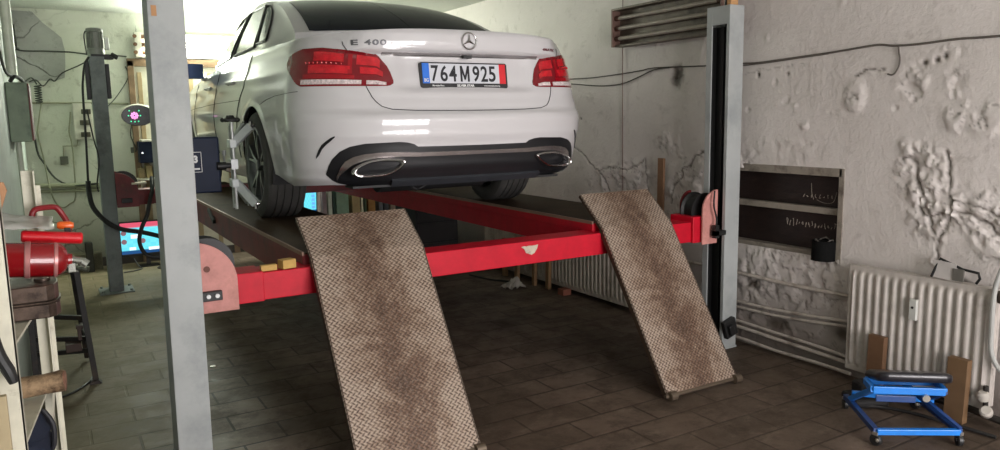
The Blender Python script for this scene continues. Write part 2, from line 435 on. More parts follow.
for i in range(ny+1):
    y = Y0+(Y1-Y0)*i/ny; r = []
    edge = min(1, i/6, (ny-i)/6)
    for j in range(nz+1):
        z = CZ*j/nz
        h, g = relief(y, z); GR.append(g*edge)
        r.append((WX-h*edge if .02 < z < 2.55 else WX, y, z))
    rows.append(r)
w = M(); n = nz+1; w.v = [p for r in rows for p in r]
for i in range(ny):
    yc = Y0+(Y1-Y0)*(i+.5)/ny
    for j in range(nz):
        zc = CZ*(j+.5)/nz
        if WIN[0]+.012 < yc < WIN[1]-.012 and WIN[2]+.012 < zc < WIN[3]-.012: continue
        w.f.append((i*n+j, i*n+j+1, (i+1)*n+j+1, (i+1)*n+j))
w.add([(WX, Y1, 0), (WX, WB, 0), (WX, WB, CZ), (WX, Y1, CZ)], [(0,1,2,3)]); w.add([(WX, WF-.2, 0), (WX, Y0, 0), (WX, Y0, CZ), (WX, WF-.2, CZ)], [(0,1,2,3)])
w.box(WX+.14, WX+.2, WF-.2, WB+.2, 0, CZ)
o = struct(w.build('wall_right', m_wr, smooth=True, ang=60, recalc=False))
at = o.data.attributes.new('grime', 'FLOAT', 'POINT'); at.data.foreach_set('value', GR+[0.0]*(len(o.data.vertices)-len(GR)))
# recessed blocked-up window
wf = pm('WindowPaint', S('8E857A'), .55, dirt=S('4A4038'), dscale=9, dth=(.5,.75))
y0, y1, z0, z1 = WIN
w = M(); w.box(WX-.004, WX+.085, y0-.014, y0+.02, z0-.012, z1+.014); w.box(WX-.004, WX+.085, y1-.02, y1+.014, z0-.012, z1+.014)
w.box(WX-.004, WX+.085, y0, y1, z1-.034, z1+.014); w.box(WX+.02, WX+.085, y0, y1, z0-.01, z0+.035); w.box(WX+.025, WX+.07, y0, y1, .893, .93)
w1 = struct(w.build('window_1', wf, bevel=.003))
def boards_mat():
    m, nt, b = nmat('TarredBoard'); c = wcoords(nt, (1, 2, 7)); n = noise(nt, c, 5, 8, .7)
    nt.links.new(ramp(nt, n, [(.3, S('17100F')), (.62, S('2A1D1A')), (.8, S('4A3A30'))]), b.inputs['Base Color']); b.inputs['Roughness'].default_value = .45
    bump(nt, b, n, .4, .01); return m
w = M(); w.box(WX+.085, WX+.10, y0, y1, z0, z1)
o = w.build('board', boards_mat(), parent=w1)
w = M(); rd = random.Random(3)
def scrib(cy, cz, n, sx, sz):
    for k in range(n):
        yy = cy-k*sx; pts = [(WX+.082, yy+rd.uniform(-.3,.3)*sx, cz+rd.uniform(-.6,.6)*sz) for _ in range(4)]
        w.tube(pts, .0016, 4, smooth=4)
scrib(-.31, .985, 8, .028, .02); scrib(-.20, .815, 17, .022, .034)
w.tube([(WX+.082,-.36,1.06),(WX+.082,-.365,1.0),(WX+.082,-.38,.965)], .0015, 4, smooth=4)
w.tube([(WX+.082,-.53,1.02),(WX+.082,-.51,.96),(WX+.082,-.45,.95),(WX+.082,-.40,.965)], .0013, 4, smooth=4)
w.build('chalk_scribble', pm('Chalk', S('ABA094'), .8), parent=w1)
pp = [(-.56,2.575),(-.38,2.57),(-.30,2.47),(-.20,2.38),(-.15,2.33),(-.13,2.20),(-.14,2.05),(-.155,1.94),(-.25,1.90),(-.36,1.91),(-.45,1.88),(-.548,1.90),(-.548,2.2)]
pw_ = M().prism([(max(-.549,x), z) for x, z in pp], 'y', WB-.004, WB)
o_ = pw_.build('peeled_patch', plaster('PlasterBare', S('A9AAA4'), S('8F918B'), S('6F7068'), .5, .9, .9), parent=bpy.data.objects['wall_back'])
# skirting and ceiling edge pieces
struct(M().box(WL, WX-.01, WB-.03, WB+.01, 0, .09).build('baseboard_back', pm('SkirtDark', S('3B362C'), .6)))
# ------------------------------------------------------------------ the car (local frame: x right, y forward from rear bumper, z up from the tyre contact)
CO = (1.6426, .3649, .8741); CYAW = math.radians(-1.0902)
car = thing('car', 'white four-door saloon raised on the red lift, seen from behind', 'car', CO, CYAW)
WH_R, WH_F = 1.20, 4.07
def paint(name, col):
    m, nt, b = nmat(name); c = coords(nt)
    n = noise(nt, c, 3, 4); nt.links.new(ramp(nt, n, [(.3, tuple(x*.97 for x in col)), (.7, col)]), b.inputs['Base Color'])
    b.inputs['Roughness'].default_value = .32; b.inputs['Coat Weight'].default_value = 1; b.inputs['Coat Roughness'].default_value = .03
    return m
m_white = paint('CarWhite', (.66, .64, .65))
m_trim = pm('CarBlackTrim', (.012, .012, .014), .38)
m_chrome = pm('Chrome', (.62, .60, .60), .18, 1, var=.03)
m_glass = pm('TintedGlass', (.008, .010, .018), .12, 0, coat=0, spec=.08)
m_sglass = pm('SideGlass', (.13, .16, .14), .12, 0, coat=0, spec=.5)
m_gap = pm('PanelGap', (.02, .02, .02), .7)
m_rub = pm('TyreRubber', (.07, .067, .063), .75, bmp=.2, bscale=90, dirt=(.10,.095,.09))
m_rim = pm('RimMetal', (.20, .205, .21), .28, .85)
m_rimd = pm('RimDark', (.03, .03, .033), .45, .5)
m_red = pm('LampRed', (.36, .006, .014), .08, coat=.6)
m_redb = pm('LampBright', (.58, .012, .022), .12, coat=.6, var=.25, vscale=30)
m_redd = pm('LampDark', (.20, .004, .010), .10, coat=.6)
m_lens = pm('LampClear', (.75, .62, .62), .15, coat=1, var=.35, vscale=90)
m_under = pm('CarUnderside', (.012, .012, .013), .6)

AR = .385
def arch(y):
    z = .20
    for yc in (WH_R, WH_F):
        d = abs(y-yc)
        if d < AR: z = max(z, .33+math.sqrt(AR*AR-d*d) if True else z)
    return z
def zb_side(y):
    base = .215
    base = lerp_tab([(.3,.235),(.55,.245),(.84,.30),(1.6,.215),(3.6,.20),(4.5,.22)], y)
    for yc in (WH_R, WH_F):
        d = abs(y-yc)
        if d < AR: base = max(base, .33+math.sqrt(max(0,AR*AR-d*d))-.02)
    return base
ysd = [.66,.70,.74,.77,.79,.80]
for yc in (WH_R, WH_F):
    ysd += [yc-AR*math.cos(PI*k/28)*.9999 for k in range(29)]
    ysd += [yc-AR-.004, yc+AR+.004]
ysd += [1.62+k*(3.66-1.62)/22 for k in range(23)] + [4.47, 4.49]
ysd = sorted(set(round(y, 4) for y in ysd))
NL = 84
def colpts(kind, t, sg):
    pts = []
    if kind == 'r':
        yy = rear(t, .6, sg)[1]; zt = ztop(rear(t, 1.03, sg)[0], yy); zb = lerp_tab([(0,.262),(.6,.262),(.9,.262),(1.2,.255),(1.57,.245)], t)
        for k in range(NL+1):
            z = zb+(zt-zb)*k/NL; pts.append(rear(t, z, sg))
    elif kind == 's':
        zt = ztop(.86, t); zb = zb_side(t)
        for k in range(NL+1):
            z = zb+(zt-zb)*k/NL; q = side(t, z, sg)
            # the wing flares a little around the wheel arch
            for yc in (WH_R, WH_F):
                d = math.hypot(t-yc, z-.33)-AR
                if d < .06: q = (q[0]+sg*.006*math.exp(-(d/.025)**2), q[1], q[2])
            pts.append(q)
    else:
        yy = front(t, .6, sg)[1]; zt = ztop(.8, yy); zb = .22
        for k in range(NL+1):
            z = zb+(zt-zb)*k/NL; pts.append(front(t, z, sg))
    return pts
body = M()
for sg in (-1, 1):
    cols = [colpts('r', (PI/2)*k/44, sg) for k in range(45)]+[colpts('s', y, sg) for y in ysd]+[colpts('f', (PI/2)*(1-k/14), sg) for k in range(15)]
    body.grid(cols)
    # top skin (boot lid, bonnet): from the shoulder inwards
    rows = []
    for c in cols:
        x0, yy, z0 = c[-1]; r = [(x0, yy, z0)]
        for q in range(1, 17):
            x = x0*(1-q/16); k = q/16
            zz = ztop(x, yy)
            zz = z0+(zz-ztop(x0, yy)) if abs(x0) > .01 else z0
            r.append((x, yy, zz))
        rows.append(r)
    body.grid(rows)
    # greenhouse skin + roof
    g = []
    for iu in range(0, 91):
        u = iu/30; colm = [(lambda p: (p[0], p[1], p[2]-.12))(gh(u, 0, sg))]+[gh(u, h/14, sg) for h in range(15)]
        g.append(colm)
    body.grid(g)
    rr = []
    for c in g:
        x0, yy, z0 = c[-1]
        rr.append([(x0*(1-q/12), yy, z0+(.045*math.sin(PI*min(1,max(0,(yy-1.6)/1.15)))**.6)*(1-(1-q/12)**2)) for q in range(13)])
    body.grid(rr)
bo = body.build('body', m_white, parent=car, smooth=True, local=True, ang=50)
M().box(-.66, .66, .42, 4.6, .265, .34).build('underbody', m_under, parent=car, local=True, bevel=.02)  # simple unseen floor pan, added to block light
w = M()
for sg in (-1, 1):
    for yc in (WH_R, WH_F):
        prof = [(AR-.006, .58), (AR-.006, .905)]
        w.lathe([(0.01, .58)]+prof, o=(0, yc, .33), ax=(sg, 0, 0), n=36)
w2 = M(); w2.v = []; w2.f = []
# keep only the part of the liner above the sills
for f in w.f:
    if all(w.v[i][2] > .20 for i in f): w2.f.append(f)
w2.v = w.v
w2.each('wheel_arch_liner', m_under, parent=car, local=True, recalc=False)

def normal(fn, a, b, sg):
    e = 1e-3; a = max(a, .03) if fn is rear else a; p = Vector(fn(a, b, sg)); u = Vector(fn(a+e, b, sg))-p; v = Vector(fn(a, b+e, sg))-p
    n = u.cross(v)
    if n.length < 1e-12: return Vector((0,-1,0))
    n.normalize()
    if n.dot(p-Vector((0, 2.4, .55))) < 0: n = -n
    return n
def patch(fn, cols, sg, off=.004, thick=.02, nb=8):
    """cols: (a, b_low, b_high); a raised patch that follows the surface"""
    o = []; i = []
    for a, b0, b1 in cols:
        ro = []; ri = []
        for k in range(nb+1):
            b = b0+(b1-b0)*k/nb; p = Vector(fn(a, b, sg)); n = normal(fn, a, b, sg)
            ro.append(p+n*off); ri.append(p-n*thick)
        o.append(ro); i.append(ri)
    m = M().grid(o)
    m.grid([[r[0] for r in o], [r[0] for r in i]]); m.grid([[r[-1] for r in o], [r[-1] for r in i]])
    m.grid([o[0], i[0]]); m.grid([o[-1], i[-1]])
    return m
def curve_on(fn, ab, sg, off=0.0, sub=6):
    out = []
    for (a0, b0), (a1, b1) in zip(ab, ab[1:]):
        for k in range(sub):
            t = k/sub; a = a0+(a1-a0)*t; b = b0+(b1-b0)*t
            out.append(Vector(fn(a, b, sg))+normal(fn, a, b, sg)*off)
    a, b = ab[-1]; out.append(Vector(fn(a, b, sg))+normal(fn, a, b, sg)*off)
    return out
def lin(tab, x):
    if x <= tab[0][0]: return tab[0][1]
    for (a, b), (c, d) in zip(tab, tab[1:]):
        if x <= c: return b+(d-b)*(x-a)/(c-a)
    return tab[-1][1]
def rng(a, b, n): return [a+(b-a)*k/n for k in range(n+1)]
PB = dict(parent=car, local=True)

# tail lamps
TOP = [(.314,.800),(.346,.868),(.427,.935),(.55,.947),(.681,.957),(.925,.972),(1.188,.971),(1.366,.953),(1.475,.937),(1.536,.906)]
BOT = [(.314,.785),(.335,.775),(.36,.772),(1.18,.776),(1.25,.79),(1.33,.815),(1.422,.850),(1.536,.898)]
for sg in (-1, 1):
    fr = patch(rear, [(a, lin(BOT, a), lin(TOP, a)) for a in rng(.314, 1.536, 60)], sg, .004, .02, 8).build('tail_lamp', m_redd, smooth=True, ang=40, **PB)
    seg = M()
    def bars(a0, a1, lo, hi, n=18, off=.0075):
        m = patch(rear, [(a, lin(BOT, a)+(lin(TOP, a)-lin(BOT, a))*lo, lin(BOT, a)+(lin(TOP, a)-lin(BOT, a))*hi) for a in rng(a0, a1, n)], sg, off, .006, 5)
        return m
    m = M()
    for a0, a1, lo, hi in ((.385,.555,.36,.56),(.405,.585,.62,.90),(.64,1.08,.34,.56),(.70,1.02,.66,.90)):
        q = bars(a0, a1, lo, hi); m.add(q.v, q.f)
    m.each('lamp_segment', m_redb, parent=fr, local=True, smooth=True)
    m = M()
    q = bars(.36, .50, .045, .17); m.add(q.v, q.f); q = bars(.54, 1.17, .045, .17); m.add(q.v, q.f)
    m.build('reversing_lens', m_lens, parent=fr, local=True, smooth=True)
    m = M()
    q = bars(.60, 1.15, .20, .31); m.add(q.v, q.f)
    q = bars(.62, .66, .34, .9); m.add(q.v, q.f)
    m.build('lamp_band', m_red, parent=fr, local=True, smooth=True)
    m = M()
    for k in range(9):
        a = .72+.05*k; p = Vector(rear(a, lin(BOT, a)+(lin(TOP, a)-lin(BOT, a))*.61, sg)); m.ball(p+normal(rear, a, .9, sg)*.007, .006, 6)
    m.build('lamp_diode', m_redb, parent=fr, local=True, smooth=True)
# panel gaps, and a body crease painted in as a dark line
w = M()
for sg in (-1, 1):
    w.tube(curve_on(rear, [(.735,1.0),(.725,.983),(.681,.955),(.59,.87),(.503,.773),(.464,.717),(.435,.69),(.40,.668),(.336,.652),(.2,.645),(.02,.642),(1e-6,.642)], sg, .0015), .0022, 6)
    top = []
    for k in range(9):
        t = k/8; y = .2+.60*t; x = sg*(.665+.0*t); top.append((x, y, ztop(x, y)+.0005))
    w.tube(curve_on(rear, [(1.22,.752),(1.5,.746)], sg, .0005)+curve_on(side, [(.68,.740),(.85,.725),(1.0,.700)], sg, .0005), .0016, 6)
    for y, za, zb_ in ((2.56,.36,1.0),(3.62,.36,.93)):
        w.tube(curve_on(side, [(y, za), (y+.02, .7), (y-.03, zb_)], sg, .001), .003, 6)
    # rear door shut line curving over the wheel arch
    w.tube(curve_on(side, [(1.72,.36),(1.70,.55),(1.62,.72),(1.50,.84),(1.44,.95),(1.42,1.02)], sg, .001), .003, 6)
    w.tube(curve_on(side, [(1.62,.742),(2.6,.738),(3.6,.72),(4.2,.70)], sg, -.0005), .0022, 6)  # body crease, its shade drawn as a dark line
w.build('panel_gap', m_gap, smooth=True, **PB)
for sg in (-1, 1):
    for y in (1.83, 2.80):
        h = M(); p = [Vector(side(y+k*.025, .865, sg))+Vector((sg*(.004+.028*math.sin(PI*k/8)), 0, 0)) for k in range(9)]
        h.tube(p, .011, 8); h.build('door_handle', m_white, smooth=True, **PB)
# black slits beside the bumper
for sg in (-1, 1):
    c = [(.81,.515,.521),(.85,.497,.513),(.90,.478,.497),(.951,.455,.478),(.99,.424,.452),(1.026,.406,.418)]
    patch(rear, c, sg, .003, .012, 3).build('bumper_slit', m_trim, smooth=True, **PB)
# black lower insert with chrome strip and exhaust finishers
IT = [(0,.456),(.204,.458),(.225,.472),(.26,.481),(.31,.485),(.553,.480),(.676,.466),(.77,.442),(.853,.400),(.90,.362),(.925,.33)]
IB = [(0,.256),(.55,.258),(.70,.264),(.80,.276),(.86,.292),(.925,.32)]
cols = sorted(set([round(x, 4) for x in rng(.005, .925, 60)]+[1e-6,.001,.204,.215,.225,.24]))
for sg in (-1, 1):
    pt = patch(rear, [(a, lin(IB, a), lin(IT, a)) for a in cols], sg, .004, .014, 14)
    pt.build('bumper_insert', m_trim, smooth=True, ang=40, **PB)
ct = [(.004,.419),(.2,.419),(.31,.423),(.45,.422),(.556,.413),(.65,.396),(.72,.372),(.78,.338),(.81,.305)]
st = M()
for sg in (-1, 1):
    wd = lambda a: lin([(0,.010),(.3,.011),(.5,.014),(.72,.022),(.81,.012)], a)
    q = patch(rear, [(a, lin(ct, a)-wd(a), lin(ct, a)+wd(a)) for a in rng(1e-6, .81, 46)], sg, .013, .012, 4); st.add(q.v, q.f)
st.build('chrome_strip', pm('SatinChrome', (.50,.45,.44), .25, .9), smooth=True, ang=60, **PB)
for sg in (-1, 1):
    ring = [(.672,.332),(.655,.360),(.60,.384),(.54,.395),(.47,.396),(.425,.391),(.408,.383),(.418,.368),(.448,.343),(.49,.323),(.53,.314),(.60,.312),(.655,.318)]
    pts = []
    Q = [Vector((a, b, 0)) for a, b in ring]; n = len(Q)
    for i in range(n):
        p0, p1, p2, p3 = Q[i-1], Q[i], Q[(i+1) % n], Q[(i+2) % n]
        for k in range(4):
            t = k/4; v = .5*((2*p1)+(-p0+p2)*t+(2*p0-5*p1+4*p2-p3)*t*t+(-p0+3*p1-3*p2+p3)*t**3)
            x = v.x; yy = .035+.16*max(0, x-.40)**1.1+.02
            pts.append((sg*x, yy-.03, v.y))
    rg = M(); c = Vector((sg*.54, .05, .355))
    sec = []
    N = len(pts)
    def off(f, dy): return [(c.x+(p[0]-c.x)*f[0], p[1]+dy, c.z+(p[2]-c.z)*f[1]) for p in pts]
    rings = [off((1.06,1.10), .035), off((1.07,1.12), .003), off((1.03,1.05), -.010), off((.97,.93), -.012), off((.88,.76), -.004), off((.83,.68), .03), off((.81,.66), .10)]
    rg.grid([r+[r[0]] for r in rings])
    e = rg.build('exhaust_tip', m_chrome, smooth=True, ang=60, **PB)
    dk = M(); r = off((.82,.67), .09); dk.add(r, [tuple(range(N))]); dk.build('exhaust_mouth', hid_dark(), parent=e, local=True)
    # fin across the mouth
lip = patch(rear, [(a, .262, .292) for a in rng(1e-6, .36, 20)], -1, .020, .02, 3); q = patch(rear, [(a, .262, .292) for a in rng(1e-6, .36, 20)], 1, .020, .02, 3); lip.add(q.v, q.f)
lip.build('diffuser_lip', pm('DiffuserGrey', (.035,.038,.045), .5), smooth=True, **PB)
w = M()
w.box(-.66, .62, .13, .26, .246, .258)
w.tube([(-.34,.2,.25),(-.30,.16,.225),(-.26,.2,.22),(-.2,.2,.25)], .008, 6, smooth=4)
w.each('undertray', m_under, **PB)
for x in (-.5, .5): M().cyl((x,.25,.30), (x,.6,.28), .035).build('exhaust_pipe', m_under, **PB)

# glass
def ghp(cols, sg, off=.003, thick=.004, nb=8): return patch(lambda a, b, s: gh(a, b, s), cols, sg, off, thick, nb)
rg = M()
for sg in (-1, 1):
    def lo(u): return .012+.03*max(0, (u-.8)/.12)**3
    cols = [(u, lo(u), .985-.05*max(0,(u-.75)/.13)**3) for u in rng(.002, .888, 20)]
    q = ghp(cols, sg, .004, .004, 16); rg.add(q.v, q.f)
rg.build('rear_window', m_glass, smooth=True, **PB)
fg = M()
for sg in (-1, 1):
    q = ghp([(3-u, .03, .93) for u in rng(.002, .86, 14)], sg, .004, .004, 12); fg.add(q.v, q.f)
fg.build('windscreen', m_sglass, smooth=True, **PB)
for sg in (-1, 1):
    # rear door glass and quarter light
    def rowtab(lt, rt, n=12):
        return lt, rt
    for nm, lt, rt in (('side_window', [(.09,1.27),(.4,1.22),(.7,1.185),(.88,1.165)], [(.09,1.55),(.5,1.565),(.88,1.575)]),
                       ('quarter_window', [(.12,1.135),(.4,1.105),(.7,1.085),(.86,1.10)], [(.09,1.245),(.4,1.205),(.7,1.17),(.86,1.155)]),
                       ('side_window', [(.09,1.605),(.5,1.615),(.88,1.625)], [(.09,1.965),(.45,1.95),(.75,1.90),(.88,1.85)])):
        fnT = lambda h, u, s: gh(u, h, s)
        cols = [(h, lin(lt, h), lin(rt, h)) for h in rng(.09 if nm != 'quarter_window' else .12, .88 if nm != 'quarter_window' else .86, 12)]
        q = patch(fnT, cols, sg, .003, .003, 8)
        q.build(nm, m_sglass, smooth=True, **PB)
        fr = M(); bd = []
        bd += [(h, lin(lt, h)) for h in [c[0] for c in cols]]+[(cols[-1][0], cols[-1][1]+(cols[-1][2]-cols[-1][1])*k/6) for k in range(1, 7)]
        bd += [(c[0], c[2]) for c in cols[::-1]]+[(cols[0][0], cols[0][2]+(cols[0][1]-cols[0][2])*k/6) for k in range(1, 7)]
        pts = [Vector(gh(b, a, sg))+normal(gh, b, a, sg)*.004 for a, b in bd]
        fr.tube(pts, .0085, 6, cap=False); fr.build('window_trim', m_trim, smooth=True, **PB)
    mr = M().box(min(sg*.888, sg*1.05), max(sg*.888, sg*1.05), 3.215, 3.31, .965, 1.08); mr.bar((sg*.82,3.27,.95), (sg*.90,3.27,.975), .05, .04)
    mo_ = mr.build('wing_mirror', m_white, bevel=.02, seg=4, **PB)
    M().box(min(sg*.884, sg*1.055), max(sg*.884, sg*1.055), 3.195, 3.217, .96, 1.085).build('mirror_glass', pm('MirrorBlue', S('24406E'), .25, .3), parent=mo_, local=True, bevel=.008)

# number plate
def tilt(m, x0, y0, z0, slope=.115):
    """flat XY mesh -> facing the rear, centred at x0,z0"""
    a = math.atan(slope)
    m.v = [(x0+p[0], y0-p[2]*math.cos(a)+p[1]*math.sin(a), z0+p[1]*math.cos(a)+p[2]*math.sin(a)) for p in m.v]; return m
def rrect(wd, ht, r, n=5):
    o = []
    for cx, cy, a in ((wd/2-r, ht/2-r, 0), (-wd/2+r, ht/2-r, PI/2), (-wd/2+r, -ht/2+r, PI), (wd/2-r, -ht/2+r, 1.5*PI)):
        o += [(cx+r*math.cos(a+PI/2*k/n), cy+r*math.sin(a+PI/2*k/n)) for k in range(n+1)]
    return o
PX, PY, PZ = -.009, .100, .831
def flat(poly, d0, d1):
    m = M(); n = len(poly)
    m.add([(x, y, d0) for x, y in poly]+[(x, y, d1) for x, y in poly], [tuple(range(n-1,-1,-1)), tuple(range(n, 2*n))]+[(k,(k+1)%n,(k+1)%n+n,k+n) for k in range(n)]); return m
plate = tilt(flat(rrect(.532, .138, .012), -.012, .004), PX, PY, PZ).build('plate_holder', hid_dark(), **PB)
SUB = dict(parent=plate, local=True)
tilt(flat([(-.252,-.043),(.252,-.043),(.252,.062),(-.252,.062)], .004, .0065), PX, PY, PZ).build('number_plate', pm('PlateWhite', (.66,.67,.72), .35, var=.02), **SUB)
tilt(flat([(-.254,-.044),(-.214,-.044),(-.214,.063),(-.254,.063)], .0045, .0075), PX, PY, PZ).build('plate_blue_strip', pm('PlateBlue', (.02,.17,.72), .35), **SUB)
tilt(flat([(.214,-.044),(.254,-.044),(.254,.063),(.214,.063)], .0045, .0075), PX, PY, PZ).build('plate_red_strip', pm('PlateRed', (.72,.02,.03), .35), **SUB)
m_ink = pm('PlateInk', (.008,.008,.012), .5)
txt = M()
for ch, cx, cw in (('7',-.182,.043),('6',-.128,.043),('4',-.075,.046),('9',.067,.042),('2',.118,.043),('5',.168,.043)):
    t = text_mesh(ch, .113, .001, 1.0, bold=.0020)
    xs = [p[0] for p in t.v]; ys = [p[1] for p in t.v]; mx = (min(xs)+max(xs))/2; sy = .086/(max(ys)-min(ys)); my = (min(ys)+max(ys))/2; sx = cw/(max(xs)-min(xs))
    t.v = [((p[0]-mx)*sx+cx, (p[1]-my)*sy+.009, p[2]+.0078) for p in t.v]; txt.add(t.v, t.f)
y0_, y1_ = .009-.043, .009+.043
for pl in ([(-.030,y0_),(-.018,y0_),(-.018,y1_),(-.030,y1_)], [(.014,y0_),(.026,y0_),(.026,y1_),(.014,y1_)], [(-.030,y1_),(-.018,y1_),(.001,y0_+.022),(-.005,y0_+.006)], [(.026,y1_),(.014,y1_),(-.005,y0_+.022),(.001,y0_+.006)]):
    q = flat(pl, .0074, .0084); txt.add(q.v, q.f)
tilt(txt, PX, PY, PZ).build('plate_characters', m_ink, recalc=False, **SUB)
m_wt = pm('WhiteInk', (.75,.75,.75), .5)
t = text_mesh('BG', .026, .001, .8, bold=.0006); t.v = [(p[0]-.234, p[1]-.028, p[2]+.0085) for p in t.v]
u = text_mesh('SILVER STAR', .0165, .001, 1.15, bold=.0007); t.add([(p[0]-.0, p[1]-.0555, p[2]+.005) for p in u.v], u.f)
u = text_mesh('Mercedes-Benz', .0125, .001, .9, bold=.0003); t.add([(p[0]-.165, p[1]-.0555, p[2]+.005) for p in u.v], u.f)
u = text_mesh('www.mercedes-benz.bg', .0115, .001, .9, bold=.0002); t.add([(p[0]+.165, p[1]-.0555, p[2]+.005) for p in u.v], u.f)
tilt(t, PX, PY, PZ).build('plate_lettering', m_wt, recalc=False, **SUB)
# star badge and lettering on the lid
def ony(x, z): # surface y on the lid at x, z
    s = 1 if x >= 0 else -1; lo, hi = 0, 1.3
    for _ in range(30):
        mid = (lo+hi)/2
        if abs(rear(mid, z, 1)[0]) < abs(x): lo = mid
        else: hi = mid
    return rear((lo+hi)/2, z, 1)[1]
bd = M(); R0 = .043; by = ony(0, 1.012)-.006
bd.tube([(R0*math.cos(2*PI*k/32), by, 1.012+R0*math.sin(2*PI*k/32)) for k in range(33)], .0042, 8, cap=False)
for k in range(3):
    a = PI/2+2*PI*k/3; d = Vector((math.cos(a), 0, math.sin(a))); s_ = Vector((-math.sin(a), 0, math.cos(a))); c = Vector((0, by, 1.012))
    bd.add([c+Vector((0,-.006,0)), c+s_*.0075, c+d*R0, c-s_*.0075, c+Vector((0,.004,0))], [(0,1,2),(0,2,3),(1,4,2),(4,3,2)])
bd.build('star_badge', m_chrome, smooth=False, **PB)
def lid_text(s, size, x0, z0, mat, name, sx=1.2, bold=.0008, squash=1.0):
    t = text_mesh(s, size, .004, sx, bold=bold, spacing=1.15)
    out = []
    for p in t.v:
        x = x0+p[0]; z = z0+p[1]*squash; out.append((x, ony(x, z)-.003-p[2], z))
    t.v = out; t.each(name, mat, recalc=False, **PB)
lid_text('E 400', .050, -.545, .992, pm('BadgeChrome', (.16,.16,.17), .45, .6), 'model_lettering', 1.3, .0012, .75)
lid_text('4MATIC', .024, .555, .985, pm('BadgeDark', (.22,.05,.06), .3, .6), 'drive_lettering', 1.2, .0006, .8)
# reversing camera under the handle edge
w = M(); w.box(-.025, .025, .075, .10, .921, .938); w.cyl((0,.072,.927), (0,.09,.927), .009); w.build('reversing_camera', hid_dark(), bevel=.002, **PB)
lh = M()  # grey strip painted in for the dark reflection under the lid lip
for sg in (-1, 1):
    q = patch(rear, [(a, .930, .947) for a in rng(1e-6, .40, 20)], sg, .0015, .006, 3); lh.add(q.v, q.f)
lh.build('lid_handle_strip', pm('HandleStrip', (.36,.34,.34), .25, .6), smooth=True, **PB)
w = M(); w.cyl((0,1.02,1.20), (0,1.03,1.235), .02, 10, .014); w.box(-.012,.012,1.0,1.06,1.19,1.21)

# wheels
def wheel(x_out, yc, sg):
    W = .245; xi = x_out-sg*W; R = .33; cx = (x_out+xi)/2
    rim = M(); Rr = .232
    # barrel
    prof = [(Rr+.004, -.118), (Rr+.008, -.108), (Rr-.012, -.095), (Rr-.03, -.02), (Rr-.02, .06), (Rr-.008, .10), (Rr+.006, .112), (Rr+.010, .119), (Rr+.002, .122), (Rr-.006, .116), (Rr-.014, .105), (Rr-.028, .06), (Rr-.038, -.02), (Rr-.02, -.095)]
    rim.lathe(prof, o=(cx, yc, .33), ax=(sg, 0, 0), n=48)
    # twin spokes
    for k in range(5):
        for dlt in (-1, 1):
            a = 2*PI*k/5+.35
            pts = [(.045, a), (.12, a+dlt*.13), (.222, a+dlt*.20)]
            V = [Vector((0, r*math.cos(q), r*math.sin(q))) for r, q in pts]
            for (p, q), (h0, h1), (w0, w1) in zip(zip(V, V[1:]), ((.100,.108),(.108,.112)), ((.034,.026),(.026,.020))):
                d = (q-p).normalized(); n = Vector((0, -d.z, d.y))
                o = Vector((cx, yc, .33)); X = Vector((sg, 0, 0))
                vs = [o+p+n*w0/2+X*(h0-.03), o+p-n*w0/2+X*(h0-.03), o+p-n*w0/2*.7+X*h0, o+p+n*w0/2*.7+X*h0,
                      o+q+n*w1/2+X*(h1-.03), o+q-n*w1/2+X*(h1-.03), o+q-n*w1/2*.7+X*h1, o+q+n*w1/2*.7+X*h1]
                rim.add(vs, [(0,1,2,3),(7,6,5,4),(0,4,5,1),(1,5,6,2),(2,6,7,3),(3,7,4,0)])
    rim.lathe([(.0, .112), (.028, .112), (.034, .106), (.036, .085), (.062, .08), (.066, .06), (.0, .06)], o=(cx, yc, .33), ax=(sg, 0, 0), n=24)
    wo = rim.build('wheel', m_rim, smooth=True, ang=30, **PB)
    t = M(); p = [(Rr, -.117), (Rr+.02, -.1225), (Rr+.055, -.1225), (R-.014, -.112), (R-.004, -.098), (R-.0005, -.088)]
    for g in (-.066, -.024, .024, .066):
        p += [(R, g-.006), (R-.009, g-.004), (R-.009, g+.004), (R, g+.006)]
    p += [(R-.0005, .088), (R-.004, .098), (R-.014, .112), (Rr+.055, .1225), (Rr+.02, .1225), (Rr, .117)]
    t.lathe(p, o=(cx, yc, .33), ax=(sg, 0, 0), n=64)
    t.build('tyre', m_rub, parent=wo, local=True, smooth=True, ang=25)
    br = M(); br.lathe([(.02,-.03),(.165,-.03),(.165,.0),(.02,.0)], o=(cx, yc, .33), ax=(sg,0,0), n=32); br.lathe([(.02,-.11),(.19,-.11),(.20,-.09),(.02,-.09)], o=(cx, yc, .33), ax=(sg,0,0), n=32)
    br.build('brake_disc', m_rimd, parent=wo, local=True, smooth=True)
for yc in (WH_R, WH_F):
    for sg in (-1, 1): wheel(sg*.925, yc, sg)
w = M(); w.cyl((-.62, WH_R, .33), (.62, WH_R, .33), .04); w.box(-.25,.25,WH_R-.2,WH_R+.15,.22,.40); w.cyl((-.35,.62,.27),(.35,.62,.27),.10)
w.build('rear_axle', m_under, smooth=True, **PB)
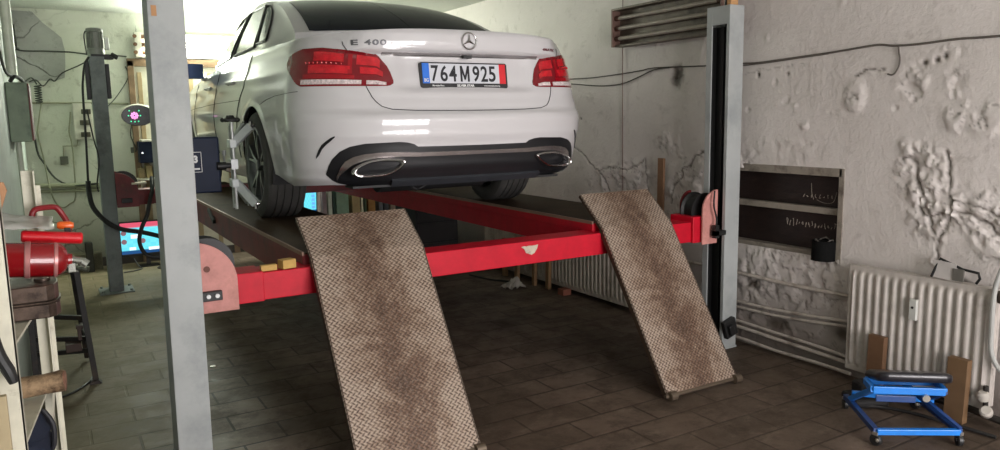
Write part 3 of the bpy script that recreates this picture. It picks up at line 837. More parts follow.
# ------------------------------------------------------------------ the four-post lift
lift = thing('vehicle_lift', 'red and grey four-post vehicle lift carrying the white car', 'car lift', (1.65, 2.1, 0))
m_post = pm('PostGrey', S('A6A9A8'), .55, .1, var=.08, vscale=5, bmp=.1, bscale=12, dirt=S('83898A'), dscale=3, dth=(.5,.8))
m_postd = pm('PostGreyDark', S('6F7674'), .55, .1, var=.1, dirt=S('4E5351'), dscale=4)
m_liftred = pm('LiftRed', S('C20E28'), .5, dirt=S('7A121C'), dscale=4, dth=(.6,.9), spec=.3)
m_pink = pm('FadedPink', S('C98A82'), .6, dirt=S('A06A60'), dscale=9, dth=(.5,.8))
m_rust = pm('DeckRust', S('48382A'), .75, 0, var=.2, dirt=S('33261F'), dscale=6, bmp=.3, bscale=200, spec=.15)
m_black = pm('GreaseBlack', (.010,.010,.010), .5)
m_dred = pm('LiftRedDull', S('7B2226'), .5, dirt=S('44211D'), dscale=5, dth=(.45,.75))
P = dict(parent=lift)
def shear(m, lean, z0=0):
    k = math.tan(math.radians(lean)); m.v = [(p[0]+k*(p[2]-z0), p[1], p[2]) for p in m.v]; return m
def post(x0, x1, y0, y1, H, open_dir, lean, mat):
    t = .008
    if open_dir > 0: # slot faces +x
        poly = [(x0,y0),(x1,y0),(x1,y0+.030),(x1-t,y0+.030),(x1-t,y0+t),(x0+t,y0+t),(x0+t,y1-t),(x1-t,y1-t),(x1-t,y1-.045),(x1,y1-.045),(x1,y1),(x0,y1)]
    else:
        poly = [(x1,y0),(x0,y0),(x0,y0+.026),(x0+t,y0+.026),(x0+t,y0+t),(x1-t,y0+t),(x1-t,y1-t),(x0+t,y1-t),(x0+t,y1-.045),(x0,y1-.045),(x0,y1),(x1,y1)]
    m = M().prism(poly, 'z', 0.012, H)
    m.box(x0+.001, x0+.010, y0+.020, y1-.040, H-.11, H-.001) if open_dir < 0 else m.box(x0+.002, x1-.002, y0+.002, y1-.002, H-.006, H-.001)
    o = shear(m, lean).build('post', mat, bevel=.003, **P)
    fr_ = y0 < 1; b = M().box(x0-.08, x1+.08, y0-.06, y1+.06, 0, .012) if not fr_ else M().box(x0-.006, x1+.006, y0-.004, y1+.03, 0, .013)
    for bx in ((x0-.055, x1+.055) if not fr_ else ()):
        for by in (y0-.03, y1+.03): b.cyl((bx,by,.012), (bx,by,.03), .012, 6)
    b.build('base_plate', mat, bevel=.002, parent=o)
    r = M(); xi = x0+.035 if open_dir > 0 else x1-.035
    s = 1 if open_dir > 0 else -1
    r.box(min(xi+s*.03, xi+s*.034), max(xi+s*.03, xi+s*.034), y0+.010, y1-.010, .05, H-.12) if open_dir < 0 else r.box(xi-.004, xi+.004, y0+.045, y1-.05, .05, H-.12)  # on slots facing left, black liner plates added to darken the inside
    if open_dir < 0: r.box(x0+.012, x0+.045, y0+.009, y0+.022, .05, H-.12); r.box(x0+.012, x0+.045, y1-.043, y1-.010, .05, H-.12); r.box(xi-.050, xi-.044, y0+.075, y1-.085, .05, H-.12)
    n = int((H-.3)/.1)
    for k in range(n): r.box(xi+s*.004, xi+s*.014, y0+.06, y1-.065, .12+k*.1, .12+k*.1+.05)
    r.tube([(xi+s*.03, y0+.08, .9), (xi+s*.03, y0+.08, H-.05)], .006, 6)
    shear(r, lean).build('safety_ladder', m_black, parent=o)
    return o
p1 = post(0, .133, 0, .168, 2.10, 1, .475, m_post)
p2 = post(3.181, 3.302, 0, .184, 2.115, -1, -.15, m_post)
p3 = post(-.001, .113, 4.08, 4.25, 2.04, 1, .09, m_postd)
p4 = post(3.181, 3.30, 4.08, 4.26, 2.08, -1, 0, m_postd)
# marks on the posts
M().box(.029, .048, -.0025, 0, 1.885, 1.925).build('orange_mark', pm('OrangeMark', S('B98A5E'), .7), parent=p1)
w = M().box(3.172, 3.272, -.035, -.001, .085, .20, R=RY(-18)); w.box(3.19,3.23,-.06,-.03,.10,.17, R=RY(-18))
w.build('anchor_block', m_black, parent=p2, bevel=.006)
w = M().cyl((3.24,.09,2.115), (3.24,.09,2.45), .011, 8); w.build('cable_rod', m_black, parent=p2, smooth=True)
w = M().box(3.20,3.262,.02,.05,2.115,2.56); w.build('wood_strip', pm('PineStrip', S('B58A5C'), .7, bmp=.2), parent=p2)
# power unit on the rear left post
mo = M(); mo.lathe([(0,0),(.062,0),(.066,.01),(.066,.055),(.060,.06),(.060,.20),(.066,.205),(.064,.228),(.05,.235),(0,.235)], o=(.063,4.16,2.045), n=28)
for k in range(18):
    a = 2*PI*k/18; mo.box(.060,.066,-.003,.003,.065,.2); i0 = len(mo.v)-8
    mo.v[i0:] = [tuple(Matrix.Rotation(a,3,'Z') @ Vector(p)+Vector((.063,4.16,2.045))) for p in mo.v[i0:]]
po = mo.build('drive_motor', pm('MotorGrey', S('7D8078'), .5, .3, dirt=S('4A4A44')), smooth=True, **P)
w = M().box(.13,.165,4.10,4.14,2.10,2.20); w.build('capacitor_box', pm('CapWhite', (.7,.7,.66), .5), parent=po, bevel=.006)
w = M().box(.02,.19,4.09,4.16,2.02,2.06); w.cyl((.17,4.08,2.06),(.22,4.07,2.03),.02); w.tube([(-.005,4.1,2.25),(-.02,4.1,2.2),(-.01,4.1,2.05)],.006,6,smooth=3)
w.build('motor_bracket', m_black, parent=po, bevel=.003)
w = M().box(-.035,-.003,4.10,4.20,1.68,2.0); w.box(.118,.150,4.10,4.20,1.69,1.98); w.each('hydraulic_box', m_black, bevel=.004, **P)

# crossbeams
def beam(y0, y1, z0, z1, mat, plates, back=False):
    m = M().box(.27, 3.06, y0, y1, z0, z1)
    m.box(.27, .41, y0-.006, y1+.006, z0-.004, z1+.006); m.box(2.99, 3.09, y0-.02, y1+.02, z0-.004, z1+.034)
    o = m.build('crossbeam', mat, bevel=.004, **P)
    def plate(xa, xb, ya, yb, zb, zt, flip, mt, hole=True):
        n = 14; w_ = xb-xa; r = w_; poly = [(xa, zb), (xb, zb)]
        arc = [(xa+w_*math.cos(a), zt-r+r*math.sin(a)) for a in [PI/2*k/n for k in range(n+1)]]
        poly = poly+arc if not flip else [(xa+xb-p[0], p[1]) for p in poly+arc]
        q = M().prism(poly, 'y', ya, yb).build('end_plate', mt, bevel=.002, parent=o)
        if hole:
            cx = xa+.055 if not flip else xb-.055
            M().cyl((cx, ya-.004, zt-.115), (cx, yb, zt-.115), .013, 16).build('plate_bolt', pm('RustBolt', S('6A3A2C'), .6), parent=o)
        return q
    for xa, xb, fl in ((.115,.292,False),(3.045,3.170,True)):
        plate(xa, xb, y0-.045, y0-.033, z0-.015, z1+.165 if not fl else z1+.195, fl, plates, not fl)
        plate(xa+(.035 if fl else 0), xb, y1+.02, y1+.032, z0-.015, z1+.165 if not fl else z1+.175, fl, m_dred, False)
        cx = (xa+xb)/2+(-.02 if not fl else .03); pw = M(); pw.lathe([(.02,-.05),(.115,-.05),(.115,-.042),(.10,-.03),(.10,.03),(.115,.042),(.115,.05),(.02,.05)], o=(cx,(y0+y1)/2,z1+.055), ax=(0,1,0), n=28)
        pw.build('cable_pulley', m_black, smooth=True, parent=o)
    return o
b1 = beam(.10, .26, .694, .818, m_liftred, m_pink)
w = M().box(.135, .222, .028, .055, .735, .775); w.build('latch_bracket', m_black, parent=b1, bevel=.003)
w = M()
for x in (.165, .200): w.cyl((x,.018,.757), (x,.03,.757), .009, 10)
w.each('latch_bolt', pm('WhiteBolt', (.75,.75,.75), .4), parent=b1)
w = M().tube([(3.115,.03,1.01),(3.10,.02,.92),(3.125,.02,.84),(3.12,.02,.74)], .006, 6, smooth=4); w.box(3.10,3.19,.0,.04,.735,.765); w.box(3.10,3.13,.0,.03,.72,.80)
w.build('latch_lever', m_black, parent=b1)
w = M().prism([(1.755,.792),(1.775,.795),(1.79,.792),(1.80,.795),(1.825,.793),(1.862,.796),(1.855,.775),(1.838,.752),(1.82,.744),(1.80,.752),(1.785,.757),(1.775,.778)], 'y', .0965, .10)
w.build('worn_sticker', pm('StickerPaper', S('C9BBA8'), .7, dirt=S('7A5A50'), dscale=30), parent=b1)
# wheel chock wood scraps on the beam
b2 = beam(4.10, 4.26, .765, .89, m_dred, m_dred)
M().box(.24,.36,4.05,4.12,.945,.962).build('cream_tab', pm('CreamTab', S('CFC6B4'), .5), parent=b2)
M().box(.15,.235,4.03,4.055,.79,.83).build('latch_bracket', m_black, parent=b2, bevel=.003)

# runways
def runway(x0, x1, name_mat_top, flange=.0):
    m = M().box(x0, x1, .30, 4.75, .70, .866); m.box(x0, x1, .165, .31, .818, .866)
    for x in (x0, x1):
        s = -1 if x == x0 else 1
        m.box(min(x, x+s*.006), max(x, x+s*.006), .165, 4.75, .818, .868)
    o = m.build('runway', m_dred if x0 < 1 else m_liftred, bevel=.003, **P)
    M().box(x0+.001, x1-.001, .166, 4.745, .866, .874).build('deck_plate', m_rust, parent=o)
    lm = M()
    lm.box(x0-.008, x0+.002, .165, 4.75, .860, .878); lm.build('edge_trim', pm('WornEdge', S('9A7A6A') if x0 < 1 else S('6A3A30'), .5, .3), parent=o)
    return o
r1 = runway(.612, 1.150, None); r2 = runway(2.288, 2.825, None)
M().box(.590,.612,2.30,2.50,.80,.83, R=RX(20)).build('side_handle', m_black, parent=r1, bevel=.003)
w = M(); w.box(1.75,1.78,.26,.262,.7,.8)
# ramps with tread plate
def tread_mat():
    m, nt, b = nmat('TreadPlate')
    t = nt.nodes.new('ShaderNodeUVMap'); mp = nt.nodes.new('ShaderNodeMapping'); nt.links.new(t.outputs[0], mp.inputs[0])
    uv = mp.outputs[0]
    def lugs(rot, off):
        q = nt.nodes.new('ShaderNodeMapping'); q.inputs['Scale'].default_value = (1/.025, 1/.025, 1); q.inputs['Location'].default_value = off
        nt.links.new(uv, q.inputs[0])
        fr = nt.nodes.new('ShaderNodeVectorMath'); fr.operation = 'FRACTION'; nt.links.new(q.outputs[0], fr.inputs[0])
        sb = nt.nodes.new('ShaderNodeVectorMath'); sb.operation = 'SUBTRACT'; sb.inputs[1].default_value = (.5,.5,0); nt.links.new(fr.outputs[0], sb.inputs[0])
        ro = nt.nodes.new('ShaderNodeVectorRotate'); ro.rotation_type = 'Z_AXIS'; ro.inputs['Angle'].default_value = rot; nt.links.new(sb.outputs[0], ro.inputs[0])
        sc = nt.nodes.new('ShaderNodeVectorMath'); sc.operation = 'MULTIPLY'; sc.inputs[1].default_value = (1/.47, 1/.15, 0); nt.links.new(ro.outputs[0], sc.inputs[0])
        ln = nt.nodes.new('ShaderNodeVectorMath'); ln.operation = 'LENGTH'; nt.links.new(sc.outputs[0], ln.inputs[0])
        return ramp(nt, ln.outputs['Value'], [(.75, 1.0), (1.0, 0.0)])
    l = math_(nt, 'MAXIMUM', lugs(PI/4, (0,0,0)), lugs(-PI/4, (.5,.5,0)))
    dark_dashes = math_(nt, 'MAXIMUM', lugs(-PI/4, (0,.5,0)), lugs(PI/4, (.5,0,0)))  # dark dashes for rust and painted shadow between the lugs
    n1 = noise(nt, uv, 3.6, 9, .8, 1.2); n2 = noise(nt, uv, 14, 9, .8); n3 = noise(nt, uv, 70, 3, .7)
    dirt = math_(nt, 'ADD', math_(nt, 'MULTIPLY', n1, .72), math_(nt, 'MULTIPLY', n2, .34))
    sx = nt.nodes.new('ShaderNodeSeparateXYZ'); nt.links.new(uv, sx.inputs[0])
    ctr = math_(nt, 'ABSOLUTE', math_(nt, 'SUBTRACT', sx.outputs[0], .27))
    dirt = math_(nt, 'SUBTRACT', dirt, math_(nt, 'MULTIPLY', ctr, .85))
    base = ramp(nt, dirt, [(.33, S('BBA999')), (.42, S('A28D7B')), (.49, S('7A5F4D')), (.60, S('5E4636'))])
    gaps = ramp(nt, dirt, [(.31, S('A39181')), (.42, S('866F5D')), (.49, S('654B3A')), (.60, S('503A2C'))])
    col = mix(nt, l, gaps, base)
    pk = math_(nt, 'MULTIPLY', dark_dashes, ramp(nt, math_(nt, 'ADD', math_(nt, 'MULTIPLY', n2, .5), math_(nt, 'MULTIPLY', n3, .5)), [(.40, 0.0), (.50, 1.0)]))
    col = mix(nt, math_(nt, 'MULTIPLY', pk, .95), col, S('3E2A20'))
    col = mix(nt, ramp(nt, n3, [(.45, 0.0), (.7, .35)]), col, S('B8A595'))
    nt.links.new(col, b.inputs['Base Color'])
    b.inputs['Metallic'].default_value = .2; b.inputs['Roughness'].default_value = .5
    bump(nt, b, l, .9, .003); return m
m_tread = tread_mat()
def ramp_obj(x0, x1, top, hinge, foot):
    H = Vector((0, *hinge)); T = Vector((0, *top)); Ft = Vector((0, *foot))
    th = .006; rows = []
    def sheet(a, b, n):
        d = (b-a); nn = Vector((0, d.z, -d.y)).normalized()
        if nn.y > 0: nn = -nn
        return nn
    n1 = sheet(H, T, 0); n2 = sheet(Ft, H, 0); nm = (n1+n2).normalized()
    m = M(); prof = [(T, n1), (H, nm), (Ft, n2)]
    for p, n in prof:
        for off_ in (.0, -.007):
            for x in (x0, x1): m.v.append((x, p.y+n.y*off_, p.z+n.z*off_))
    f = m.f
    for k in range(2):
        a = k*4; b = a+4
        f += [(a, a+1, b+1, b), (a+2, b+2, b+3, a+3), (a, b, b+2, a+2), (a+1, a+3, b+3, b+1)]
    f += [(0, 2, 3, 1), (8, 9, 11, 10)]
    o = m.build('ramp', m_tread, recalc=False, **P)
    me = o.data; uvl = me.uv_layers.new(name='UV'); L1 = (T-H).length
    for poly in me.polygons:
        for li in poly.loop_indices:
            v = me.vertices[me.loops[li].vertex_index].index; r = v//4
            px = me.vertices[v].co.x+ORG[o.name][0]
            uvl.data[li].uv = (px-x0, [0, L1, L1+(Ft-H).length][r])
    # folded stiffening edges and rollers
    e = M()
    d = (H-Ft).normalized()
    for x in (x0+.004, x1-.004):
        a = Ft-n2*.018; b = H-n2*.018; e.bar((x, a.y, a.z), (x, b.y, b.z), .006, .036, up=n2)
        a = H-n1*.012; b = T-n1*.012; e.bar((x, a.y, a.z), (x, b.y, b.z), .006, .024, up=n1)
    e.each('ramp_edge', pm('RampEdge', S('4A3A2E'), .6, .3), parent=o)
    M().cyl((x0+.01, H.y+.02, H.z-.028), (x1-.01, H.y+.02, H.z-.028), .012, 12).build('hinge_rod', pm('RampMetal', S('6B5E50'), .5, .6), parent=o, smooth=True)
    q = M()
    q.cyl((x0-.012, Ft.y+.006, Ft.z-.004), (x1+.012, Ft.y+.006, Ft.z-.004), .011, 10)
    for x in (x0+.03, x1-.012):
        q.cyl((x-.022, Ft.y-.006, Ft.z-.002), (x+.022, Ft.y-.006, Ft.z-.002), .024, 14)
    q.build('foot_roller', pm('RampMetal', S('6B5E50'), .5, .6), parent=o, smooth=True)
    return o
ramp_obj(2.289, 2.808, (.293, 1.022), (.085, .846), (-.458, .030))
ramp_obj(.620, 1.180, (.293, 1.024), (.085, .866), (-.462, .030))
tag(M().box(.405, .475, .11, .14, .820, .846).build('wood_scrap', pm('ScrapWood', S('C09A55'), .7, bmp=.2), bevel=.002), 'small yellow wood chip on the red beam beside the left pink plate', 'wood scrap')
tag(M().box(.49, .555, .10, .15, .822, .862, R=RZ(15)).build('wood_scrap', pm('ScrapWood', S('C09A55'), .7), bevel=.002), 'larger yellow wood chip on the red beam, the right one of two', 'wood scrap')
# hydraulic hose along the beam underside
tag(M().tube([(1.93,.30,.70),(1.98,.31,.66),(2.02,.32,.685),(2.08,.30,.69)], .018, 8, smooth=4).build('rubber_grommet', m_black, smooth=True), 'black rubber lump hanging below the red beam before the far radiator', 'rubber stop')

# ------------------------------------------------------------------ wheel clamp on the rear left wheel (car frame)
def car_w(p):
    c, s = math.cos(CYAW), math.sin(CYAW); return (CO[0]+p[0]*c-p[1]*s, CO[1]+p[0]*s+p[1]*c, CO[2]+p[2])
cl = thing('wheel_clamp', 'silver wheel clamp with a dark navy target board on the rear left wheel', 'wheel clamp', car_w((-1.06, 1.2, .06)), CYAW)
def cb(m, name, mat, **k):
    m.v = [(p[0]+1.06, p[1]-1.2, p[2]-.06) for p in m.v]; return m.build(name, mat, parent=cl, local=True, **k)
Xc = -1.055
for yy_, zz_ in ((1.170,.60),(1.240,.58)): cb(M().cyl((Xc, yy_, .07), (Xc, yy_, zz_), .0095, 12), 'guide_rod', pm('RodSteel', (.6,.6,.6), .35, .5), smooth=True)
cb(M().cyl((Xc, 1.205, .10), (Xc, 1.205, .60), .006, 10), 'thread_rod', m_rimd, smooth=True)
kn = M(); kn.lathe([(0,.028),(.02,.026),(.028,.01),(.05,.004),(.05,-.008),(.02,-.012),(0,-.012)], o=(Xc,1.205,.615), n=20)
for k in range(6):
    a = 2*PI*k/6; kn.ball((Xc+.045*math.cos(a), 1.205+.045*math.sin(a), .613), .014, 6)
cb(kn, 'hand_wheel', m_black, smooth=True)
for z0, z1, s in ((.47,.575,1),(.23,.10,-1)):
    m = M()
    m.box(Xc-.02, Xc+.02, 1.155, 1.255, z0-.025, z0+.025)
    m.bar((Xc+.01, 1.19, z0), (-.955, 1.10, z1), .03, .05); m.bar((Xc+.01, 1.22, z0), (-.955, 1.31, z1), .03, .05)
    cb(m, 'clamp_arm', pm('CastAlu', S('D5DADA'), .45, .1), bevel=.004)
    m = M()
    for y in (1.10, 1.31):
        m.cyl((-.955, y, z1-.028), (-.955, y, z1+.028), .010, 10); m.cyl((-.96, y, z1+.0*s), (-.93, y, z1), .009, 10)
    cb(m, 'clamp_claw', m_chrome, smooth=True)
m = M(); m.box(Xc-.02, Xc+.02, 1.15, 1.26, .315, .375); m.cyl((Xc, 1.205, .345), (Xc-.11, 1.205, .345), .013, 12); m.cyl((Xc-.05,1.205,.345),(Xc-.05,1.205,.42),.007,8); m.cyl((Xc-.05,1.205,.40),(Xc-.05,1.205,.43),.014,10)
cb(m, 'spindle', pm('SpindleSteel', (.30,.31,.31), .4, .6), smooth=True)
m = M(); m.cyl((Xc-.11,1.205,.345),(Xc-.15,1.205,.345),.03,16); cb(m, 'spindle_knob', m_black, smooth=True)

# alignment targets
m_navy = pm('NavyBox', S('141F36'), .55, coat=0, var=.1, spec=.25)
TX1, TY, TZ0, TZ1 = .52, 1.50, 1.058, 1.39
tp = M().box(TX1-.31, TX1, TY, TY+.03, TZ0, TZ1)
c_, s_ = math.cos(-CYAW), math.sin(-CYAW); ox, oy, oz = car_w((-1.06, 1.2, .06))
def to_cl(m):
    m.v = [((p[0]-ox)*c_-(p[1]-oy)*s_, (p[0]-ox)*s_+(p[1]-oy)*c_, p[2]-oz) for p in m.v]; return m
tpo = to_cl(tp).build('target_panel', m_navy, parent=cl, local=True, bevel=.010)
t = text_mesh('3', .055, .002, 1.1, bold=.003); tcx = TX1-.137; tcz = (TZ0+TZ1)/2+.035
t.v = [(tcx+p[0]*.8, TY-.001-p[2], tcz+p[1]) for p in t.v]
t.box(tcx-.035, tcx+.02, TY-.0025, TY-.0005, tcz-.060, tcz-.050)
for x0, x1, z0, z1 in ((tcx+.030,tcx+.033,tcz-.075,tcz+.045),(tcx-.08,tcx+.033,tcz+.042,tcz+.045),(tcx-.08,tcx+.033,tcz-.075,tcz-.072)): t.box(x0, x1, TY-.0025, TY-.0005, z0, z1)
to_cl(t).build('target_mark', m_wt, parent=tpo, local=True, recalc=False)
m = M(); m.cyl((TX1-.02,TY-.005,1.215),(TX1+.03,TY-.005,1.215),.024,16); m.cyl((TX1+.025,TY-.005,1.215),(TX1+.06,TY-.005,1.215),.016,16)
to_cl(m).build('target_hub', m_black, parent=cl, local=True, smooth=True)

# ------------------------------------------------------------------ right wall
m_heat = pm('HeaterBrown', S('6E6257'), .5, .2, dirt=S('3E352E'), dscale=5)
hx = thing('tube_light', 'long grey-brown three-tube light fitting, unlit, high on the right wall', 'light fitting', (3.36, .2, 1.98))
def yz_bar(m, y0, y1, z0, z1, xa, xb): return m.box(xa, xb, y0, y1, z0, z1)
YA, YB = 1.247, .20
m = M().box(3.375, 3.40, YB, YA, 1.985, 2.245); m.box(3.30, 3.40, YB, YA, 2.235, 2.25); m.box(3.325, 3.40, YB, YA, 1.975, 1.99)
for z in (2.045, 2.115, 2.185): m.prism([(3.375, z-.030),(3.35, z),(3.375, z+.030)], 'y', YB, YA) if False else None
m.build('reflector', m_heat, parent=hx, bevel=.002)
ec = M().box(3.30, 3.385, YA-.004, YA+.012, 1.975, 2.25); ec.box(3.30, 3.385, YB-.012, YB, 1.975, 2.25); ec.each('end_cap', pm('HeaterCap', S('7A5F55'), .5, dirt=S('3E2A24')), parent=hx, bevel=.003)
for z in (2.035, 2.108, 2.181):
    M().cyl((3.335, YA-.04, z), (3.335, YB+.04, z), .0145, 14).build('tube', pm('DeadTube', S('A39A8F'), .4, coat=.1), parent=hx, smooth=True)
    q = M(); q.cyl((3.335, YA-.045, z), (3.335, YA-.004, z), .019, 12); q.cyl((3.335, YB+.045, z), (3.335, YB, z), .019, 12); q.build('lamp_socket', pm('Socket', S('4A2C22'), .5), parent=hx, smooth=True)
m_cab = pm('CableGrey', S('5C554F'), .6)
o = M().tube([(WX-.006-.002*(k%2), y, z) for k, (y, z) in enumerate([(.25,1.785),(.109,1.783),(-.022,1.779),(-.24,1.788),(-.504,1.800),(-.685,1.812),(-.798,1.818),(-.88,1.806),(-1.01,1.803),(-1.203,1.81),(-1.38,1.806),(-1.9,1.81)])], .0055, 8, smooth=4).build('wall_cable', m_cab, smooth=True)
tag(o, 'grey cable running along the right wall above the blocked window', 'cable')
o = M().tube([(WX-.007, y, z) for y, z in [(.25,1.765),(.08,1.770),(-.1,1.775),(-.3,1.785),(-.5,1.795)]], .003, 6, smooth=4).build('thin_wire', m_cab, smooth=True)
tag(o, 'thin wire just under the grey wall cable right of the grey front post', 'wire')
o = M().tube([(WX-.010, y, z) for y, z in [(-.905,1.805),(-.910,1.77),(-.917,1.732),(-.909,1.690),(-.884,1.660),(-.855,1.665)]], .0042, 6, smooth=4).build('hanging_wire', m_cab, smooth=True)
tag(o, 'short hooked cable end hanging down from the grey wall cable', 'cable')
o = M().tube([(WX-.008, y, z) for y, z in [(3.2,1.80),(2.386,1.794),(1.91,1.778),(1.539,1.775),(1.07,1.794),(.91,1.806),(.429,1.789),(.2,1.785)]], .004, 6, smooth=4).build('wall_cable', pm('CableDark', S('4A453E'), .6), smooth=True)
tag(o, 'upper of the two dark wires crossing the wall right of the car', 'cable')
o = M().tube([(WX-.010, y, z) for y, z in [(3.2,1.79),(2.386,1.768),(1.91,1.738),(1.539,1.706),(1.272,1.709),(1.069,1.751),(.91,1.792),(.72,1.80)]], .0045, 6, smooth=4).build('wall_cable', pm('CableDark', S('4A453E'), .6), smooth=True)
tag(o, 'lower sagging dark wire crossing the wall right of the car, ending at the hole', 'cable')
o = M().tube([(WX-.012, 1.255, 2.59), (WX-.014, 1.25, 1.6), (WX-.012, 1.235, .62)], .003, 6).build('hanging_string', pm('StringRed', S('6A4640'), .8), smooth=True)
tag(o, 'thin brownish string hanging straight down the right wall near the car', 'string')
m_pipe = pm('PipePaint', S('B9AFA6'), .5, dirt=S('786C60'), dscale=7)
def pipe(pts, r, label, x=WX-.02):
    o = M().tube([(x, y, z) for y, z in pts], r, 10, smooth=4).build('wall_pipe', m_pipe, smooth=True); tag(o, label, 'pipe', 'painted pipes on the right wall')
pipe([(1.0,.46),(.101,.458),(-.301,.452),(-.760,.46)], .011, 'topmost pipe on the wall below the blocked window, above the others', WX-.022)
pipe([(1.0,.27),(.095,.268),(-.309,.280),(-.760,.318)], .010, 'upper of the two close pipes in the middle of the wall pipes', WX-.02)
pipe([(1.0,.235),(.093,.233),(-.31,.246),(-.760,.290)], .009, 'lower of the two close pipes in the middle of the wall pipes', WX-.022)
pipe([(1.0,.150),(.09,.148),(-.242,.138),(-.525,.130),(-.760,.115)], .009, 'third pipe from the floor on the right wall beside the grey post', WX-.04)
pipe([(1.0,.112),(.089,.110),(-.244,.100),(-.527,.092),(-.760,.083)], .011, 'second pipe from the floor on the right wall beside the grey post', WX-.04)
pipe([(1.0,.045),(.086,.043),(-.247,.030),(-.529,.034),(-.76,.03)], .010, 'lowest pipe lying along the floor under the blocked window', WX-.05)

# radiators
m_rad = pm('RadiatorCream', S('BBB3AC'), .42, dirt=S('857A70'), dscale=4, dth=(.55,.8), coat=.1)
def radiator(name, ya, yb, z0, z1, xf, label, nribs, mat=m_rad):
    """panel radiator: vertical flutes along the front face; xf = front x"""
    r = thing(name, label, 'radiator', (xf+.04, (ya+yb)/2, z0))
    L = yb-ya; pit = L/nribs; rows = []
    def fx(y, z):
        t = ((y-ya)/pit) % 1.0
        e = sst(z0+.018, z0+.055, z)*sst(z1-.018, z1-.055, z)*sst(ya+.01, ya+.03, y)*sst(yb-.01, yb-.03, y)
        g = .5-.5*math.cos(2*PI*t); g = sst(.15, .85, g)
        return xf-.002-.013*g*e
    NY = nribs*10
    zs = [z0, z0+.012, z0+.02, z0+.03, z0+.042, z0+.056, z0+.10]+[z0+(z1-z0)*k/10 for k in range(2, 9)]+[z1-.10, z1-.056, z1-.042, z1-.03, z1-.02, z1-.012, z1]
    zs = sorted(set(zs))
    rows = [[(fx(ya+L*i/NY, z), ya+L*i/NY, z) for z in zs] for i in range(NY+1)]
    back = [[(xf+.02, p[1], p[2]) for p in r_] for r_ in rows]
    m = M().grid(rows); m.box(xf+.0, xf+.02, ya-.004, yb+.004, z0-.004, z0+.004); m.box(xf, xf+.02, ya-.004, yb+.004, z1-.004, z1+.004)
    m.box(xf-.001, xf+.02, ya-.004, ya+.002, z0, z1); m.box(xf-.001, xf+.02, yb-.002, yb+.004, z0, z1)
    m.box(xf+.018, xf+.022, ya, yb, z0, z1)
    m.build('front_panel', mat, parent=r, smooth=True, ang=50)
    m = M().box(xf+.055, xf+.075, ya+.01, yb-.01, z0, z1); m.build('rear_panel', mat, parent=r, bevel=.003)
    m = M()
    for k in range(nribs): m.box(xf+.022, xf+.055, ya+pit*(k+.3), ya+pit*(k+.32), z0+.04, z1-.04)
    m.build('convector_fins', mat, parent=r)
    return r
ra = radiator('panel_radiator', -1.497, -.762, .080, .652, 3.32, 'big cream panel radiator on the right wall under the peeling plaster', 16)
m = M().cyl((3.36,-1.497,.615),(3.36,-1.55,.615),.012,10); m.lathe([(0,0),(.02,0),(.02,.03),(.014,.05),(0,.05)], o=(3.34,-1.515,.60), ax=(-.3,0,1), n=12); m.tube([(3.36,-1.52,.615),(3.35,-1.53,.66),(3.36,-1.50,.69)], .006, 6, smooth=3)
m.build('radiator_valve', pm('OldBrass', S('4A4038'), .5, .5), parent=ra, smooth=True)
tag(M().box(3.285,3.305,-1.152,-1.115,.436,.542).build('heat_meter', pm('MeterWhite', S('C6C6C0'), .4), bevel=.003), 'small white heat meter fixed on the front of the cream radiator', 'heat meter')
mm = M().cyl((3.284,-1.133,.50),(3.286,-1.133,.50),.007,8); o_ = bpy.data.objects['heat_meter']; mm.build('meter_display', m_black, parent=o_)
m_tin = pm('TinPlate', S('8E8A84'), .4, .5, dirt=S('5A544C'), dscale=8)
t = thing('metal_bracket', 'bent tin sheet and dark bracket wedged behind the cream radiator top', 'bracket', (3.38, -1.29, .66))
M().box(3.330,3.334,-1.305,-1.20,.662,.748,R=RX(3)).build('sheet', pm('SheetPale', S('C4BEBA'), .5), parent=t)
M().tube([(3.33,-1.192,.664),(3.33,-1.205,.70),(3.34,-1.225,.758),(3.34,-1.33,.722),(3.34,-1.405,.715),(3.335,-1.415,.69),(3.335,-1.40,.665)], .0065, 8).build('bracket_arm', m_black, parent=t, smooth=True)
m = M().box(3.325,3.335,-1.345,-1.295,.664,.722); m.build('grille_piece', pm('GrilleGrey', S('6B6862'), .5), parent=t)
m_hose = pm('WhiteHose', S('A8A8A4'), .4)
o = M().tube([(3.33,-1.60,.83),(3.325,-1.53,.79),(3.31,-1.503,.70),(3.30,-1.497,.611),(3.30,-1.499,.47),(3.30,-1.505,.37),(3.30,-1.54,.30),(3.30,-1.60,.27)], .011, 10, smooth=4).build('white_hose', m_hose, smooth=True)
tag(o, 'pale hose curving down beside the right end of the cream radiator', 'hose')
v = thing('floor_valve', 'white plastic valve on dark pipework at the floor beside the blue creeper', 'valve', (3.30, -1.50, 0))
M().tube([(3.30,-1.62,.05),(3.30,-1.50,.06),(3.32,-1.40,.06),(3.33,-1.2,.05)], .018, 8, smooth=4).build('pipework', pm('DarkPipe', S('241F1B'), .6), parent=v, smooth=True)
m = M().lathe([(0,0),(.026,0),(.030,.012),(.028,.03),(.018,.04),(0,.042)], o=(3.29,-1.492,.135), ax=(-.2,0,1), n=16)
m.lathe([(0,0),(.022,0),(.028,.01),(.028,.03),(.02,.04),(0,.04)], o=(3.28,-1.515,.075), ax=(-.6,-.2,.6), n=16); m.each('valve_knob', pm('KnobWhite', S('B6AFA6'), .45), parent=v, smooth=True)
M().cyl((3.30,-1.50,.06),(3.30,-1.495,.20),.012,8).build('valve_stem', pm('DarkPipe', S('241F1B'), .6), parent=v, smooth=True)
m_wood = pm('OldWood', S('6E5038'), .7, bmp=.3, bscale=30, var=.25, vscale=4, dirt=S('54321F'), dscale=3)
